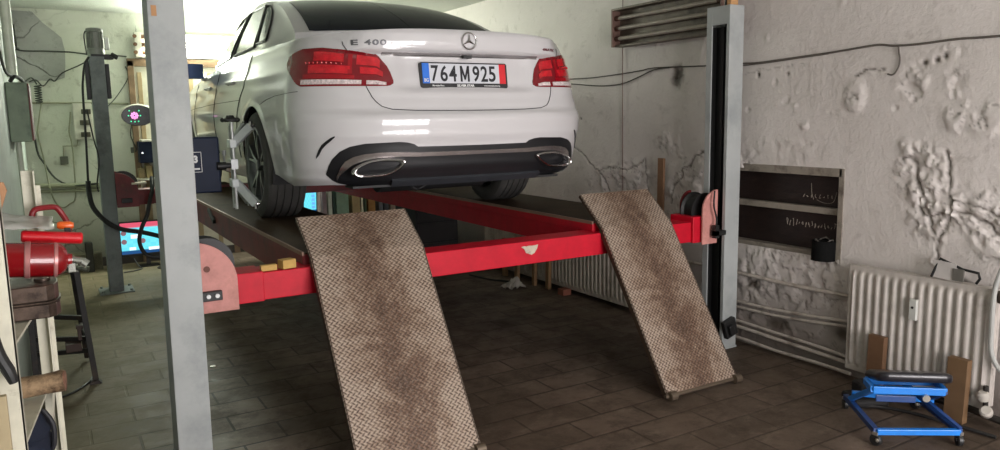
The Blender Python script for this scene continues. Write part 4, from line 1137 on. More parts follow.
def plank(name, y0, y1, z0, z1, x0, x1, label, lean=0, cat='wood block', mat=None):
    o = M().box(x0, x1, y0, y1, z0, z1, R=RX(lean)).build(name, mat or m_wood, bevel=.002); return tag(o, label, cat)
w1_ = plank('wood_block', -1.012, -.925, .004, .318, 3.255, 3.29, 'brown wood board standing against the radiator behind the left end of the creeper', 1)
plank('wood_block', -1.437, -1.345, .004, .315, 3.235, 3.275, 'taller yellowish wood board leaning on the radiator right of the blue creeper', 1, mat=pm('OldWood2', S('70553A'), .7, bmp=.3, bscale=30, var=.25, vscale=4))
plank('wood_strip', .742, .800, .002, 1.17, WX-.07, WX-.05, 'narrow upright wood strip leaning on the right wall beside the grey front post', .6, 'wood strip', pm('StripWood', S('8C6A50'), .7))
# black jar on the window ledge
j = thing('paint_tin', 'black round tin standing in the lower right corner of the blocked window', 'tin', (3.40, -.545, .64))
m = M().lathe([(0,0),(.068,0),(.066,.004),(.066,.105),(.069,.112),(.064,.115),(.062,.108),(0,.106)], o=(3.40,-.535,.637), n=28); m.build('tin_body', pm('TinBlack', (.006,.006,.006), .85, spec=.1), parent=j, smooth=True, ang=40)
m = M().tube([(3.40+.05*math.cos(a),-.535+.05*math.sin(a),.748+.012*math.sin(a*3)) for a in [2*PI*k/14 for k in range(15)]], .004, 6); m.build('wire_ring', pm('GreyWire', S('55504A'), .5), parent=j, smooth=True)
# second radiator and things under the lift
rb = radiator('panel_radiator', .98, 3.20, .045, .62, 3.29, 'long cream panel radiator low on the wall behind the red lift beam', 44, pm('RadiatorFar', S('BDB4A8'), .45, dirt=S('8A8074'), dscale=4))
for y0, y1, z1, lb, lx in ((1.98,2.03,.42,'first upright wood offcut leaning on the far radiator, nearest the post',3.22),(2.17,2.21,.45,'thin pale wood offcut leaning on the far radiator, between two others',3.20),(2.42,2.47,.40,'upright wood offcut on the far radiator nearest the crumpled rag',3.18),(2.66,2.72,.36,'upright wood offcut leaning on the far radiator, farthest from the post',3.2)):
    plank('wood_offcut', y0, y1, .004, z1, lx, lx+.03, lb, 2, 'wood offcut', pm('OffcutWood', S('8C6C4A'), .7))
plank('wood_block', 1.74, 1.82, .0, .05, 3.20, 3.28, 'small reddish wood block on the floor under the far radiator', 0, 'wood block', pm('RedWood', S('8A5240'), .7))
m = M(); rd = random.Random(5); rows = []
for i in range(9):
    rows.append([(3.02+(i-4)*.022+rd.uniform(-.008,.008), 2.24+(j-4)*.02+rd.uniform(-.008,.008), .006+max(0,.075*math.exp(-((i-5)**2+(j-4)**2)/9)+rd.uniform(-.012,.02))) for j in range(9)])
o = m.grid(rows).build('crumpled_rag', pm('RagWhite', S('A8A29A'), .8), smooth=False, solid=.003); tag(o, 'crumpled white rag on the floor in front of the far radiator', 'rag')
o = M().tube([(2.95,2.9,.008),(3.0,2.6,.010),(3.1,2.45,.008),(3.12,2.30,.008)], .008, 8, smooth=4).build('black_cable', m_black, smooth=True); tag(o, 'black cable lying on the floor near the crumpled rag', 'cable')
cbn = thing('tool_cabinet', 'dark cabinet standing far back between the two runways', 'cabinet', (2.95, 3.7, 0))
M().box(2.66,3.12,3.45,3.95,.04,.68).build('cabinet_body', pm('CabinetBlack', (.012,.011,.012), .6), parent=cbn, bevel=.006)
for k in range(3): M().box(2.68,3.10,3.435,3.45,.07+k*.2,.25+k*.2).build('drawer', pm('DrawerBlack', (.018,.015,.016), .5), parent=cbn, bevel=.004)
for x in (2.70,3.08): M().box(x-.02,x+.02,3.47,3.93,0,.04).build('cabinet_foot', m_black, parent=cbn)

# creeper stool
m_blue = pm('CreeperBlue', S('1E7EDA'), .35, coat=.3)
m_blued = pm('CreeperNavy', S('1C3F78'), .4, coat=.3)
A_, B_, C_, D_ = (2.965,-1.01), (2.70,-1.345), (3.00,-1.545), (3.25,-1.20)
cr = thing('creeper_seat', 'folding blue mechanic creeper stool with black pad beside the cream radiator', 'creeper stool', (2.98, -1.28, 0))
def p3(p, z): return (p[0], p[1], z)
zr = .065
for nm, a, b, mt in (('base_rail', A_, B_, m_blued), ('base_rail', B_, C_, m_blue), ('base_rail', D_, C_, m_blued)):
    M().bar(p3(a, zr), p3(b, zr), .026, .026).build(nm, mt, parent=cr, bevel=.003)
def lerp2(a, b, t): return (a[0]+(b[0]-a[0])*t, a[1]+(b[1]-a[1])*t)
# scissor legs, rising from the base towards the seat frame
S0, S1, S2, S3 = lerp2(A_,B_,.30), lerp2(A_,B_,.12), lerp2(D_,C_,.30), lerp2(D_,C_,.12)
zt_ = .215
for a, b, mt in ((A_, (2.84,-1.23), m_blue), (D_, (3.13,-1.42), m_blue), (B_, (2.90,-1.16), m_blued), (C_, (3.19,-1.33), m_blued)):
    pass
SA, SB, SC_, SD = (2.87,-1.17), (2.79,-1.26), (3.03,-1.455), (3.12,-1.36)
for a, b, mt in ((lerp2(A_,B_,.15), SB, m_blue), (lerp2(D_,C_,.20), SC_, m_blued), (lerp2(B_,C_,.0), None, None)):
    if b is not None: M().bar(p3(a, zr+.01), p3(b, zt_), .02, .024).build('scissor_leg', mt, parent=cr, bevel=.002)
M().bar(p3(C_, zr+.01), p3((3.06,-1.22), .20), .02, .024).build('scissor_leg', m_blued, parent=cr, bevel=.002)
M().bar(p3(lerp2(A_,B_,.2), .115), p3(lerp2(D_,C_,.42), .115), .02, .024).build('cross_bar', m_blue, parent=cr, bevel=.002)
M().bar(p3(SB, zt_), p3(SC_, zt_), .02, .034).build('seat_frame', m_blue, parent=cr, bevel=.003)
M().bar(p3(SA, zt_), p3(SD, zt_), .02, .034).build('seat_frame', m_blue, parent=cr, bevel=.003)
M().bar(p3(SA, zt_), p3(SB, zt_), .02, .03).build('seat_frame', m_blue, parent=cr, bevel=.003)
M().bar(p3(SD, zt_), p3(SC_, zt_), .02, .03).build('seat_frame', m_blue, parent=cr, bevel=.003)
M().bar(p3(lerp2(SB,SC_,.05), .175), p3(lerp2(SB,SC_,.6), .175), .012, .03).build('cross_bar', m_blued, parent=cr, bevel=.002)
pd = M(); cx, cy = 2.985, -1.305
ux = Vector((SC_[0]-SB[0], SC_[1]-SB[1], 0)).normalized(); uy = Vector((-ux.y, ux.x, 0)); TL_ = math.tan(math.radians(-15))
pr_ = rrect(.325, .22, .045, 6)
def pz(s, z, sg_=0): return [Vector((cx, cy, z))+ux*(p[0]*s)+uy*(p[1]*s)+Vector((0,0,TL_*p[1]*s)) for p in pr_]
N = len(pr_); lay = [pz(.96,.232), pz(1.0,.238), pz(1.01,.255), pz(.99,.268), pz(.92,.276), pz(.5,.279)]
pd.grid([l+[l[0]] for l in lay]); pd.add(lay[-1], [tuple(range(N))]); pd.add(lay[0], [tuple(range(N-1,-1,-1))])
pd.build('seat_pad', pm('VinylBlack', (.014,.013,.018), .28, coat=.3), parent=cr, smooth=True, ang=60)
for i, (p, dx) in enumerate(((A_,0),(B_,0),(C_,0),(D_,0))):
    c = M(); c.lathe([(.006,-.011),(.024,-.011),(.027,-.007),(.027,.007),(.024,.011),(.006,.011)], o=(p[0],p[1],.028), ax=(.6,-.5+.5*(i%2),0), n=18)
    w_ = c.build('caster', pm('CasterBlack', (.02,.02,.02), .4), parent=cr, smooth=True)
    k = M(); k.box(p[0]-.012,p[0]+.012,p[1]-.012,p[1]+.012,.05,.064); k.ball((p[0]-.004,p[1]-.012,.030), .012, 8); k.build('caster_hub', pm('ZincBright', S('B8B2A8'), .3, .7), parent=w_, smooth=True)
bz = lerp2(SB,SC_,.72); m = M(); m.cyl((bz[0]-.01,bz[1]-.012,.19),(bz[0]-.02,bz[1]-.022,.19),.016,12); m.build('lock_knob', pm('ZincBright', S('B8B2A8'), .3, .7), parent=cr, smooth=True)
o = M().tube([(3.02,-1.04,.015),(3.1,-1.12,.015),(3.14,-1.25,.02),(3.18,-1.45,.015),(3.2,-1.6,.012)], .009, 8, smooth=5).build('floor_cable', pm('FloorCable', (.015,.013,.012), .6), smooth=True); tag(o, 'dark cable on the floor between the creeper stool and the radiator', 'cable')
o = M().box(3.02,3.20,-1.10,-.94,.0,.05,R=RZ(-30)); o.box(3.06,3.17,-1.06,-.97,.05,.12,R=RZ(-20)); o = o.build('dark_bag', pm('DarkBag', (.012,.011,.011), .7), bevel=.02, seg=3); tag(o, 'dark low bag on the floor at the foot of the radiator behind the creeper', 'bag')  # two stacked dark blocks, low behind the creeper
# ------------------------------------------------------------------ back wall
def tube_t(name, pts, r, label, cat, mat=None, sm=4, n=8):
    o = M().tube(pts, r, n, smooth=sm).build(name, mat or m_cabd, smooth=True); return tag(o, label, cat)
m_cabd = pm('CableDarkGreen', S('3C4038'), .6)
m_cream = pm('CreamMetal', S('CFCBBE'), .45)
# lit fluorescent fitting
lf = thing('tube_light', 'brightly lit three-tube light fitting high on the back wall', 'light fitting', (1.5, 5.52, 2.14))
M().box(.515, 2.30, 5.54, 5.60, 2.15, 2.40).build('reflector', m_cream, parent=lf, bevel=.004)
M().box(.495, .56, 5.47, 5.56, 2.15, 2.40).build('end_cap', m_cream, parent=lf, bevel=.004)
m_tube, nt_, b_ = nmat('LitTube'); b_.inputs['Base Color'].default_value = (.9,.95,.85,1); b_.inputs['Emission Color'].default_value = (.95,1.0,.90,1); b_.inputs['Emission Strength'].default_value = 30
for z in (2.197, 2.278, 2.359):
    M().cyl((.60, 5.50, z), (2.25, 5.50, z), .018, 14).build('tube', m_tube, parent=lf, smooth=True)
    q = M().cyl((.50, 5.465, z), (.50, 5.475, z), .02, 14); q.cyl((.56,5.50,z),(.605,5.50,z),.022,12); q.build('lamp_socket', pm('SocketBrown', S('6A4A30'), .5), parent=lf, smooth=True)
# door with wooden frame
d1 = M().box(.415,.475,5.55,5.60,0,2.12).box(.415,1.42,5.55,5.60,2.06,2.14).box(1.36,1.42,5.55,5.60,0,2.12)
dr = struct(d1.build('door_1', pm('FrameBrown', S('7A6248'), .6, dirt=S('54432F')), bevel=.004))
M().box(.475,1.36,5.575,5.60,.02,2.06).build('door_leaf', pm('LeafCream', S('C4C0AE'), .5), parent=dr)
for x in (.50,.62,.80,1.0,1.2): M().box(x,x+.045,5.56,5.58,.1,2.0).build('door_batten', pm('Batten', S('93805F'), .6), parent=dr, bevel=.003)
M().cyl((1.32,5.50,1.0),(1.32,5.58,1.0),.015,10).build('door_handle', m_chrome, parent=dr, smooth=True)
# flower sign
fs = thing('neon_sign', 'oval black sign with glowing pink flower and green dots', 'neon sign', (.47, 5.40, 1.44))
el = [(.155*math.cos(2*PI*k/40), .105*math.sin(2*PI*k/40)) for k in range(40)]
FX, FZ, FY = .465, 1.552, 5.40
M().prism([(FX+x, FZ+z) for x, z in el], 'y', FY, FY+.04).build('sign_disc', pm('SignBlack', (.01,.012,.014), .25), parent=fs, bevel=.006)
M().tube([(FX+x*1.04, FY+.02, FZ+z*1.04) for x, z in [el[k] for k in range(1, 20)]], .010, 8).build('sign_rim', m_cream, parent=fs, smooth=True)
m_pinkL = pm('PinkLight', (.9,.3,.8), .5, emit=(1,.38,.85), es=.8); m_greenL = pm('GreenLight', (.1,.9,.5), .5, emit=(.1,1,.55), es=.5)
q = M()
for k in range(8):
    a = 2*PI*k/8; q.add([], []); c_ = Vector((FX-.035+.028*math.cos(a), FY-.004, FZ+.028*math.sin(a))); q.ball(c_, .0105, 8, (1,.25,1)); c2 = Vector((FX-.035+.013*math.cos(a+.4), FY-.004, FZ+.013*math.sin(a+.4))); q.ball(c2, .006, 6, (1,.25,1))
q.build('flower_light', m_pinkL, parent=fs, smooth=True)
q = M()
for dx, dz in ((-.09,.0),(.02,.0),(-.035,-.062),(-.07,-.058),(0,-.058),(.01,.05),(-.08,.05)): q.ball((FX+dx, FY-.003, FZ+dz), .0075, 6, (1,.3,1))
q.build('leaf_light', m_greenL, parent=fs, smooth=True)
q = M().cyl((FX,FY+.04,FZ),(FX,5.56,FZ),.012,8); q.build('sign_bracket', m_black, parent=fs)
tube_t('sign_lead', [(.40,5.43,1.46),(.39,5.5,1.35),(.43,5.53,1.22),(.42,5.56,1.17)], .006, 'thin lead hanging from the glowing flower sign to a socket', 'cable')
def wbox(name, x0, x1, z0, z1, d, label, cat, mat, y=None):
    y = y or WB; o = M().box(x0, x1, y-d, y, z0, z1).build(name, mat, bevel=.004); return tag(o, label, cat)
m_sock = pm('SocketGrey', S('5B5D50'), .5)
wbox('wall_socket', -.265, -.195, 1.075, 1.155, .04, 'dark round-cornered socket on the back wall under the cream switch panel', 'socket', m_sock)
wbox('wall_socket', .385, .455, 1.165, 1.225, .04, 'small dark socket on the back wall below the glowing flower sign', 'socket', m_sock)
eb = thing('switch_panel', 'narrow cream switch panel on the back wall left of the rear post', 'switch panel', (-.04, 5.56, 1.33))
M().box(-.115, .055, 5.575, 5.60, 1.32, 1.685).build('panel_board', m_cream, parent=eb, bevel=.004)
for z, x in ((1.60,.0),(1.49,-.02),(1.37,-.02)):
    q = M().box(x-.04,x+.045,5.545,5.575,z-.025,z+.025); q.build('switch', pm('SwitchDark', S('504C3C'), .5), parent=eb, bevel=.004)
    q = M().box(x-.01,x+.01,5.53,5.548,z-.012,z+.012); q.build('switch_lever', m_black, parent=eb)
nb = thing('navy_locker', 'dark navy box cabinet on the back wall below the flower sign', 'cabinet', (.52, 5.45, 1.06))
M().box(.445,.72,5.36,5.56,1.065,1.285).build('cabinet_body', m_navy, parent=nb, bevel=.006); M().box(.47,.70,5.34,5.55,1.285,1.305).build('cabinet_top', m_cream, parent=nb, bevel=.003)
M().cyl((.47,5.36,1.17),(.47,5.34,1.17),.012,10).build('cabinet_knob', m_chrome, parent=nb, smooth=True)
sh = thing('wall_shelf', 'short cream shelf on brackets under the navy cabinet', 'shelf', (.56, 5.45, .88))
M().box(.40,.80,5.34,5.60,.885,.905).build('shelf_board', m_cream, parent=sh, bevel=.003)
for x in (.46,.74): M().prism([(5.58,.885),(5.58,.78),(5.40,.885)], 'x', x-.01, x+.01).build('shelf_bracket', m_cream, parent=sh)
for k, (x, h, c) in enumerate(((.46,.10,'8C7A58'),(.53,.13,'A79468'),(.61,.11,'5C5540'),(.69,.12,'8C8468'))):
    o = M(); o.box(x-.03,x+.03,5.42,5.54,.906,.906+h); o.cyl((x,5.48,.906+h),(x,5.48,.925+h),.014,10); o = o.build('small_can', pm('Can'+c, S(c), .5), bevel=.006)
    tag(o, ['squat tan can leftmost on the cream shelf', 'tall tan can second on the cream shelf', 'dark olive can third on the cream shelf', 'grey-tan can rightmost on the cream shelf'][k], 'can')
m_cond = pm('Conduit', S('8E9078'), .6)
tube_t('wall_conduit', [(-.49,5.585,1.69),(0,5.585,1.687),(.40,5.585,1.678)], .010, 'thin horizontal conduit on the back wall at the coil height', 'conduit', m_cond, 1)
tube_t('wall_conduit', [(-.53,5.56,.875),(-.25,5.56,.862),(.10,5.56,.845)], .026, 'thicker upper pipe low on the back wall left of the rear post', 'pipe', m_cond, 1, 12)
tube_t('wall_conduit', [(-.53,5.57,.815),(-.25,5.57,.808),(.10,5.57,.80)], .018, 'thinner lower pipe just under the thick one on the back wall', 'pipe', m_cond, 1, 12)
tube_t('wall_cable', [(-.54,5.40,2.42),(-.535,5.5,2.26),(-.52,5.57,2.196),(-.302,5.585,2.193),(-.088,5.585,2.19),(.01,4.3,2.14)][:5]+[(.07,5.58,2.174),(.25,5.58,2.17),(.42,5.58,2.16)], .007, 'dark cable strung straight across the top of the back wall', 'cable')
tube_t('loose_wire', [(-.464,5.57,1.892),(-.403,5.57,1.912),(-.349,5.57,1.854),(-.284,5.57,1.923),(-.243,5.57,1.903),(-.175,5.57,1.982),(-.03,5.55,2.054),(.063,5.5,2.105)], .006, 'wavy loose wire climbing the back wall from the coil to the rear post', 'wire')
tube_t('loose_wire', [(-.470,5.57,1.60),(-.456,5.57,1.229),(-.408,5.57,1.098),(-.326,5.57,.943),(-.201,5.55,.865),(-.069,5.53,.86),(.049,5.53,.87)], .009, 'long dark wire sweeping down the back wall to the pipes', 'wire')
tube_t('loose_wire', [(-.37,5.585,1.718),(-.413,5.57,1.523),(-.434,5.57,1.376),(-.405,5.57,1.127),(-.378,5.52,.846),(-.34,5.585,.691),(-.283,5.588,.636),(-.218,5.588,.672),(-.162,5.585,.74),(-.149,5.57,1.066),(-.149,5.57,1.268),(-.163,5.57,1.40),(-.145,5.57,1.518),(-.135,5.57,1.6)], .007, 'grey wire hanging in a deep loop below the switch panel', 'wire', m_cond)
tube_t('loose_wire', [(-.23,5.58,1.15),(-.229,5.58,1.26),(-.106,5.58,1.256),(-.092,5.58,1.32)], .006, 'short squared wire from the dark socket to the switch panel', 'wire', m_cond, 1)
tube_t('loose_wire', [(.20,5.5,1.65),(.30,5.55,1.76),(.42,5.58,1.95),(.40,5.58,2.06)], .005, 'thin wire slanting up the wall between rear post and door frame', 'wire')
cp = []
for k in range(90):
    a = 2*PI*k/12; cp.append((-.395+.028*math.cos(a), 5.54+.022*math.sin(a), 1.86-.17*k/89))
tube_t('coiled_cord', cp, .006, 'dark coiled cord hanging in the back left corner', 'cord', None, 0, 6)
tube_t('loose_wire', [(-.50,5.4,1.88),(-.44,5.5,1.93),(-.40,5.54,1.87)], .007, 'short wire joining the green fuse box to the coiled cord', 'wire')
# hoses at the rear post
tube_t('lift_cable', [(.0,4.06,2.03),(-.035,4.03,1.969),(-.06,4.02,1.838),(-.071,4.0,1.716),(-.08,4.0,1.344),(-.093,4.0,1.008),(-.094,4.0,.93)], .009, 'thin black cable dropping from the lift motor on the rear post', 'cable', m_black)
tube_t('air_hose', [(-.093,4.0,1.0),(-.094,4.0,.907),(-.075,3.98,.777),(.006,3.95,.659),(.116,3.93,.58),(.27,3.93,.539),(.411,3.93,.49),(.523,3.93,.434)], .020, 'thick black hose curving in front of the rear post and the low screen', 'hose', m_black)
tube_t('air_hose', [(.40,4.02,1.0),(.383,3.9,.901),(.36,3.9,.815),(.327,3.89,.687),(.28,3.88,.594),(.248,3.88,.475),(.271,3.88,.376),(.323,3.88,.326),(.402,3.88,.308),(.50,3.88,.30)], .017, 'black hose looping down in front of the low screen', 'hose', m_black)
tube_t('lift_cable', [(-.02,4.04,.90),(-.026,4.04,.969),(.005,4.05,1.177),(-.02,4.06,1.35),(-.05,4.07,1.6)], .006, 'thin cable strapped along the left side of the rear post', 'cable', m_black)
# screens
def scr_mat(name, bars):
    m, nt, b = nmat(name); t = nt.nodes.new('ShaderNodeTexCoord'); sp = nt.nodes.new('ShaderNodeSeparateXYZ'); nt.links.new(t.outputs['Generated'], sp.inputs[0])
    n = nt.nodes.new('ShaderNodeTexChecker'); n.inputs['Scale'].default_value = 9; nt.links.new(t.outputs['Generated'], n.inputs['Vector'])
    n.inputs['Color1'].default_value = (*S('66DDF0'), 1); n.inputs['Color2'].default_value = (*S('70E4F1'), 1)
    c = n.outputs['Color']
    c = mix(nt, ramp(nt, sp.outputs[2], [(.0, 0), (.82, 0), (.86, 1.0), (1, 1)]), c, S('D8506A')) if bars else c
    c = mix(nt, ramp(nt, sp.outputs[2], [(.0, 1.0), (.10, 1.0), (.13, 0), (1, 0)]), c, S('104A80'))
    b.inputs['Base Color'].default_value = (.01,.01,.01,1); nt.links.new(c, b.inputs['Emission Color']); b.inputs['Emission Strength'].default_value = 1.15; b.inputs['Roughness'].default_value = .2
    return m
s1 = thing('computer_screen', 'low wide screen with cyan picture and pink top edge behind the rear post', 'screen', (.44, 5.3, 0))
M().box(.185,.70,5.29,5.33,.115,.475).build('screen_case', m_black, parent=s1, bevel=.006)
sc = M().box(.197,.688,5.284,5.291,.14,.463).build('screen_display', scr_mat('ScreenA', True), parent=s1)
q = M()
for x, z in ((.225,.36),(.225,.27),(.40,.36),(.40,.27),(.60,.36),(.60,.27)):
    q.lathe([(0,0),(.026,0)], o=(x,5.2835,z), ax=(0,-1,0), n=14); 
q.build('screen_picture', pm('PicDark', (.08,.05,.06), .5, emit=(.5,.25,.3), es=.5), parent=s1)
q = M()
for x0,x1,z0,z1 in ((.27,.33,.18,.21),(.45,.56,.17,.20),(.29,.36,.30,.34),(.62,.67,.2,.3)): q.box(x0,x1,5.2825,5.2838,z0,z1)
q.each('screen_panel', pm('PicWhite', (.6,.8,.9), .5, emit=(.85,.9,1), es=1.1), parent=s1)
q = M().box(.34,.54,5.24,5.38,0,.012); q.box(.42,.46,5.31,5.33,.012,.13); q.build('screen_stand', m_black, parent=s1, bevel=.003)
s2 = thing('computer_screen', 'narrow tilted cyan screen seen under the car beside the rear left tyre', 'screen', (2.16, 5.3, .38))
R_t = RZ(0)
M().prism([(2.07,.435),(2.245,.395),(2.265,.71),(2.085,.71)], 'y', 5.28, 5.31).build('screen_case', m_black, parent=s2, bevel=.004)
M().prism([(2.095,.46),(2.235,.425),(2.245,.69),(2.105,.69)], 'y', 5.272, 5.28).build('screen_display', scr_mat('ScreenB', False), parent=s2)
q = M()
for k in range(5): q.box(2.185,2.225,5.268,5.273,.47+k*.043,.50+k*.043)
q.build('screen_icon', pm('IconBlue', (.1,.4,.8), .5, emit=(.15,.45,.9), es=1.0), parent=s2)
# bench with binders behind
bn = thing('work_bench', 'low bench along the back wall under the row of folders', 'bench', (2.65, 5.35, 0))
M().box(1.95,3.36,5.18,5.55,.34,.372).build('bench_top', pm('BenchWood', S('5A4A3A'), .6), parent=bn, bevel=.003)
for x in (1.99,3.32):
    for y in (5.21,5.52): M().box(x-.02,x+.02,y-.02,y+.02,0,.34).build('bench_leg', m_black, parent=bn)
M().box(2.05,2.28,5.24,5.34,.372,.40).build('screen_foot', m_black, parent=s2)
folders = [(2.30,.055,.33,'8A7A7C','grey-pink folder, first on the bench beside the tilted screen'),(2.37,.05,.29,'C9D2C0','white folder between the grey-pink and the dark green one'),
 (2.43,.03,.33,'2E4A3C','thin dark green folder next to the white one'),(2.47,.15,.34,'7F9A86','broad pale green folder on the bench, the widest of the row'),
 (2.66,.10,.32,'A8946C','tan folder just right of the broad pale green one'),(2.77,.03,.31,'DCD6BC','thin cream folder right of the tan one'),(2.81,.03,.30,'4A5A40','thin olive folder next to the orange-brown one'),
 (2.86,.09,.33,'A0713C','orange-brown folder on the bench'),(2.99,.055,.28,'6F7280','grey folder right of the orange-brown one'),(3.06,.06,.27,'585A66','dark slate folder near the right end of the row'),(3.14,.08,.29,'9A8A80','dusty pink folder at the right end of the row')]
for x, wd_, h, c, lb in folders:
    r = thing('folder', lb, 'folder', (x+wd_/2, 5.32, .372), 0, 'folders on the back bench')
    M().box(x, x+wd_-.004, 5.24, 5.44, .3725, .3725+h).build('folder_cover', pm('Folder'+c, S(c), .6), parent=r, bevel=.003)
    M().box(x+.004, x+wd_-.008, 5.248, 5.445, .3765, .368+h+.006).build('folder_pages', pm('Pages', S('B8B2A0'), .8), parent=r)
# ------------------------------------------------------------------ left side
fb = thing('fuse_box', 'green metal fuse box with rusty side on the left wall', 'fuse box', (-.49, 2.6, 1.36))
M().box(-.548,-.435,2.26,2.95,1.375,1.735).build('box_body', pm('FuseGreen', S('6F8068'), .5, dirt=S('4A5A48'), dscale=4), parent=fb, bevel=.005)
M().box(-.437,-.425,2.27,2.94,1.38,1.73).build('box_door', pm('FuseRust', S('6A3A34'), .6, dirt=S('3E2A26')), parent=fb, bevel=.003)
M().tube([(-.52,2.3,1.74),(-.5,2.3,1.77),(-.47,2.4,1.765),(-.45,2.6,1.74)], .012, 8, smooth=3).build('cable_gland', m_black, parent=fb, smooth=True)
tube_t('wall_conduit', [(-.512,2.5,2.595),(-.512,2.5,1.78)], .030, 'thick cream vertical pipe rising from the fuse box on the left wall', 'pipe', pm('PipeCream', S('C9D0BC'), .45), 1, 14)
tube_t('wall_cable', [(-.545,2.2,2.42),(-.54,2.75,2.25),(-.54,3.4,2.1),(-.54,4.2,2.05),(-.54,5.3,2.2)], .007, 'cable running down and back along the left wall near the ceiling', 'cable')
tube_t('wall_cable', [(-.545,1.2,2.15),(-.54,1.6,1.95),(-.535,2.1,1.80),(-.51,2.3,1.775)], .008, 'cable drooping on the left wall into the fuse box', 'cable')
tube_t('wall_conduit', [(-.52,2.6,1.37),(-.515,2.62,.9),(-.51,2.6,.1)], .018, 'pale vertical conduit below the green fuse box on the left wall', 'conduit', pm('PipeCream2', S('B4BCA8'), .5), 1, 10)

# storage rack
rk = thing('storage_rack', 'worn white angle-iron rack at the left edge holding tools', 'rack', (-.45, -.85, 0))
m_rack = pm('RackWhite', S('CFCBB8'), .45, dirt=S('7F7662'), dscale=10, dth=(.55,.75))
def angle(m, x, y, z0, z1, sx, sy, w_=.038, t=.0035, lx=0, k=0):
    m.box(min(x, x+sx*w_), max(x, x+sx*w_), min(y, y+sy*t), max(y, y+sy*t), z0, z1); m.box(min(x, x+sx*t), max(x, x+sx*t), min(y, y+sy*w_), max(y, y+sy*w_), z0, z1)
    return m
m = angle(M(), -.461, -1.15, 0, 1.60, -1, 1, .046)
m.build('upright', m_rack, parent=rk)
m = angle(M(), -.397, -.60, 0, 1.345, -1, -1, .034); m.box(-.4, -.385,-.6,-.597,0,1.30); m.build('upright', m_rack, parent=rk)
for x, y in ((-.545,-1.15),(-.545,-.60)): angle(M(), x, y, 0, 1.60 if y < -1 else 1.345, 1, 1 if y < -1 else -1, .03).build('upright', m_rack, parent=rk)
for z in (.955, .705, .30): 
    M().prism([(-.545,-1.145),(-.463,-1.145),(-.402,-.605),(-.545,-.605)], 'z', z, z+.008).build('shelf', m_rack, parent=rk)
M().bar((-.40,-.62,.70), (-.455,-.95,.30), .004, .014).build('brace', m_rack, parent=rk)
m_steel = pm('DirtySteel', S('6A5A50'), .35, .7, dirt=S('2A211C'), dscale=12, dth=(.4,.65))
bb = thing('metal_tray', 'greasy brown metal box with rounded end on the rack below the red cylinder', 'metal box', (-.43, -.85, .963))
m = M(); prof = [(-.50,-.93),(-.39,-.93),(-.372,-.915),(-.362,-.88),(-.362,-.82),(-.372,-.78),(-.39,-.765),(-.50,-.765)]
for z0, z1, s in ((.967,1.005,1.0),(1.005,1.012,1.03),(1.012,1.055,.98)):
    cx, cy = -.44, -.85; m.prism([(cx+(p[0]-cx)*s, cy+(p[1]-cy)*s) for p in prof], 'z', z0, z1)
m.build('box_shell', m_steel, parent=bb, bevel=.004, seg=3)
m = M().cyl((-.40,-.84,1.055),(-.40,-.84,1.062),.02,12); m.build('box_cap', m_steel, parent=bb, smooth=True)
m_extred = pm('CylinderRed', S('8A0E16'), .25, coat=.6, dirt=S('5A0A0C'), dscale=6)
ex = thing('red_cylinder', 'large glossy red cylinder lying on the greasy box in the rack', 'cylinder', (-.42, -.85, 1.06))
m = M(); m.lathe([(0,0),(.030,.0),(.044,.012),(.047,.03),(.047,.10),(.0485,.105),(.0485,.112),(.047,.117),(.047,.165),(.042,.185),(.030,.197),(.018,.202),(.016,.212),(0,.212)], o=(-.535,-.855,1.128), ax=(1,.0,-.10), n=36)
m.build('cylinder_body', m_extred, parent=ex, smooth=True, ang=40)
m = M(); m.lathe([(.049,.10),(.0505,.102),(.0505,.112),(.049,.114)], o=(-.535,-.855,1.128), ax=(1,0,-.1), n=36); m.lathe([(.046,.168),(.048,.17),(.046,.178)], o=(-.535,-.855,1.128), ax=(1,0,-.1), n=36); m.build('cylinder_band', pm('BandPale', S('B87A78'), .3, .3), parent=ex, smooth=True)
m = M(); m.cyl((-.328,-.855,1.108),(-.295,-.86,1.100),.009,10); m.cyl((-.300,-.86,1.100),(-.288,-.862,1.090),.012,10); m.box(-.334,-.318,-.868,-.845,1.075,1.098); m.build('outlet_valve', pm('ValveSteel', S('A8A8A0'), .25, .8), parent=ex, smooth=True)
rt = M(); rt.lathe([(0,0),(.013,0),(.0165,.004),(.0165,.145),(.013,.149),(0,.149)], o=(-.440,-.80,1.176), ax=(1,.02,-.13), n=20)
tag(rt.build('red_tube', pm('TubeRed', S('C8101E'), .3, coat=.3), smooth=True), 'bright red plastic tube lying across the top of the red cylinder', 'tube')
m = M(); rows = []; rd = random.Random(9)
for i in range(12):
    t = i/11; rows.append([(-.53+.17*t+rd.uniform(-.003,.003), -.83+.14*(j/7)-.5*0, 1.192+.030*(1-t)*(.6+.4*math.sin(j))+rd.uniform(-.004,.004)+.02*(j/7)) for j in range(8)])
def bag_mat():
    m, nt, b = nmat('ClearBag'); b.inputs['Base Color'].default_value = (.62,.60,.56,1); b.inputs['Roughness'].default_value = .25; b.inputs['Alpha'].default_value = .62; return m
tag(m.grid(rows).build('plastic_bag', bag_mat(), smooth=True, solid=.001), 'crumpled translucent plastic bag over the tools on the rack top', 'plastic bag')
hs = thing('hand_tool', 'tool with a dark red curved handle and orange knob behind the plastic bag', 'tool', (-.36, -.66, 1.18))
M().tube([(-.415,-.66,1.205),(-.405,-.66,1.232),(-.375,-.66,1.238),(-.350,-.66,1.236),(-.336,-.66,1.215),(-.325,-.665,1.19),(-.322,-.67,1.165)], .0085, 10, smooth=4).build('curved_handle', pm('HandleRed', S('7E1018'), .4), parent=hs, smooth=True)
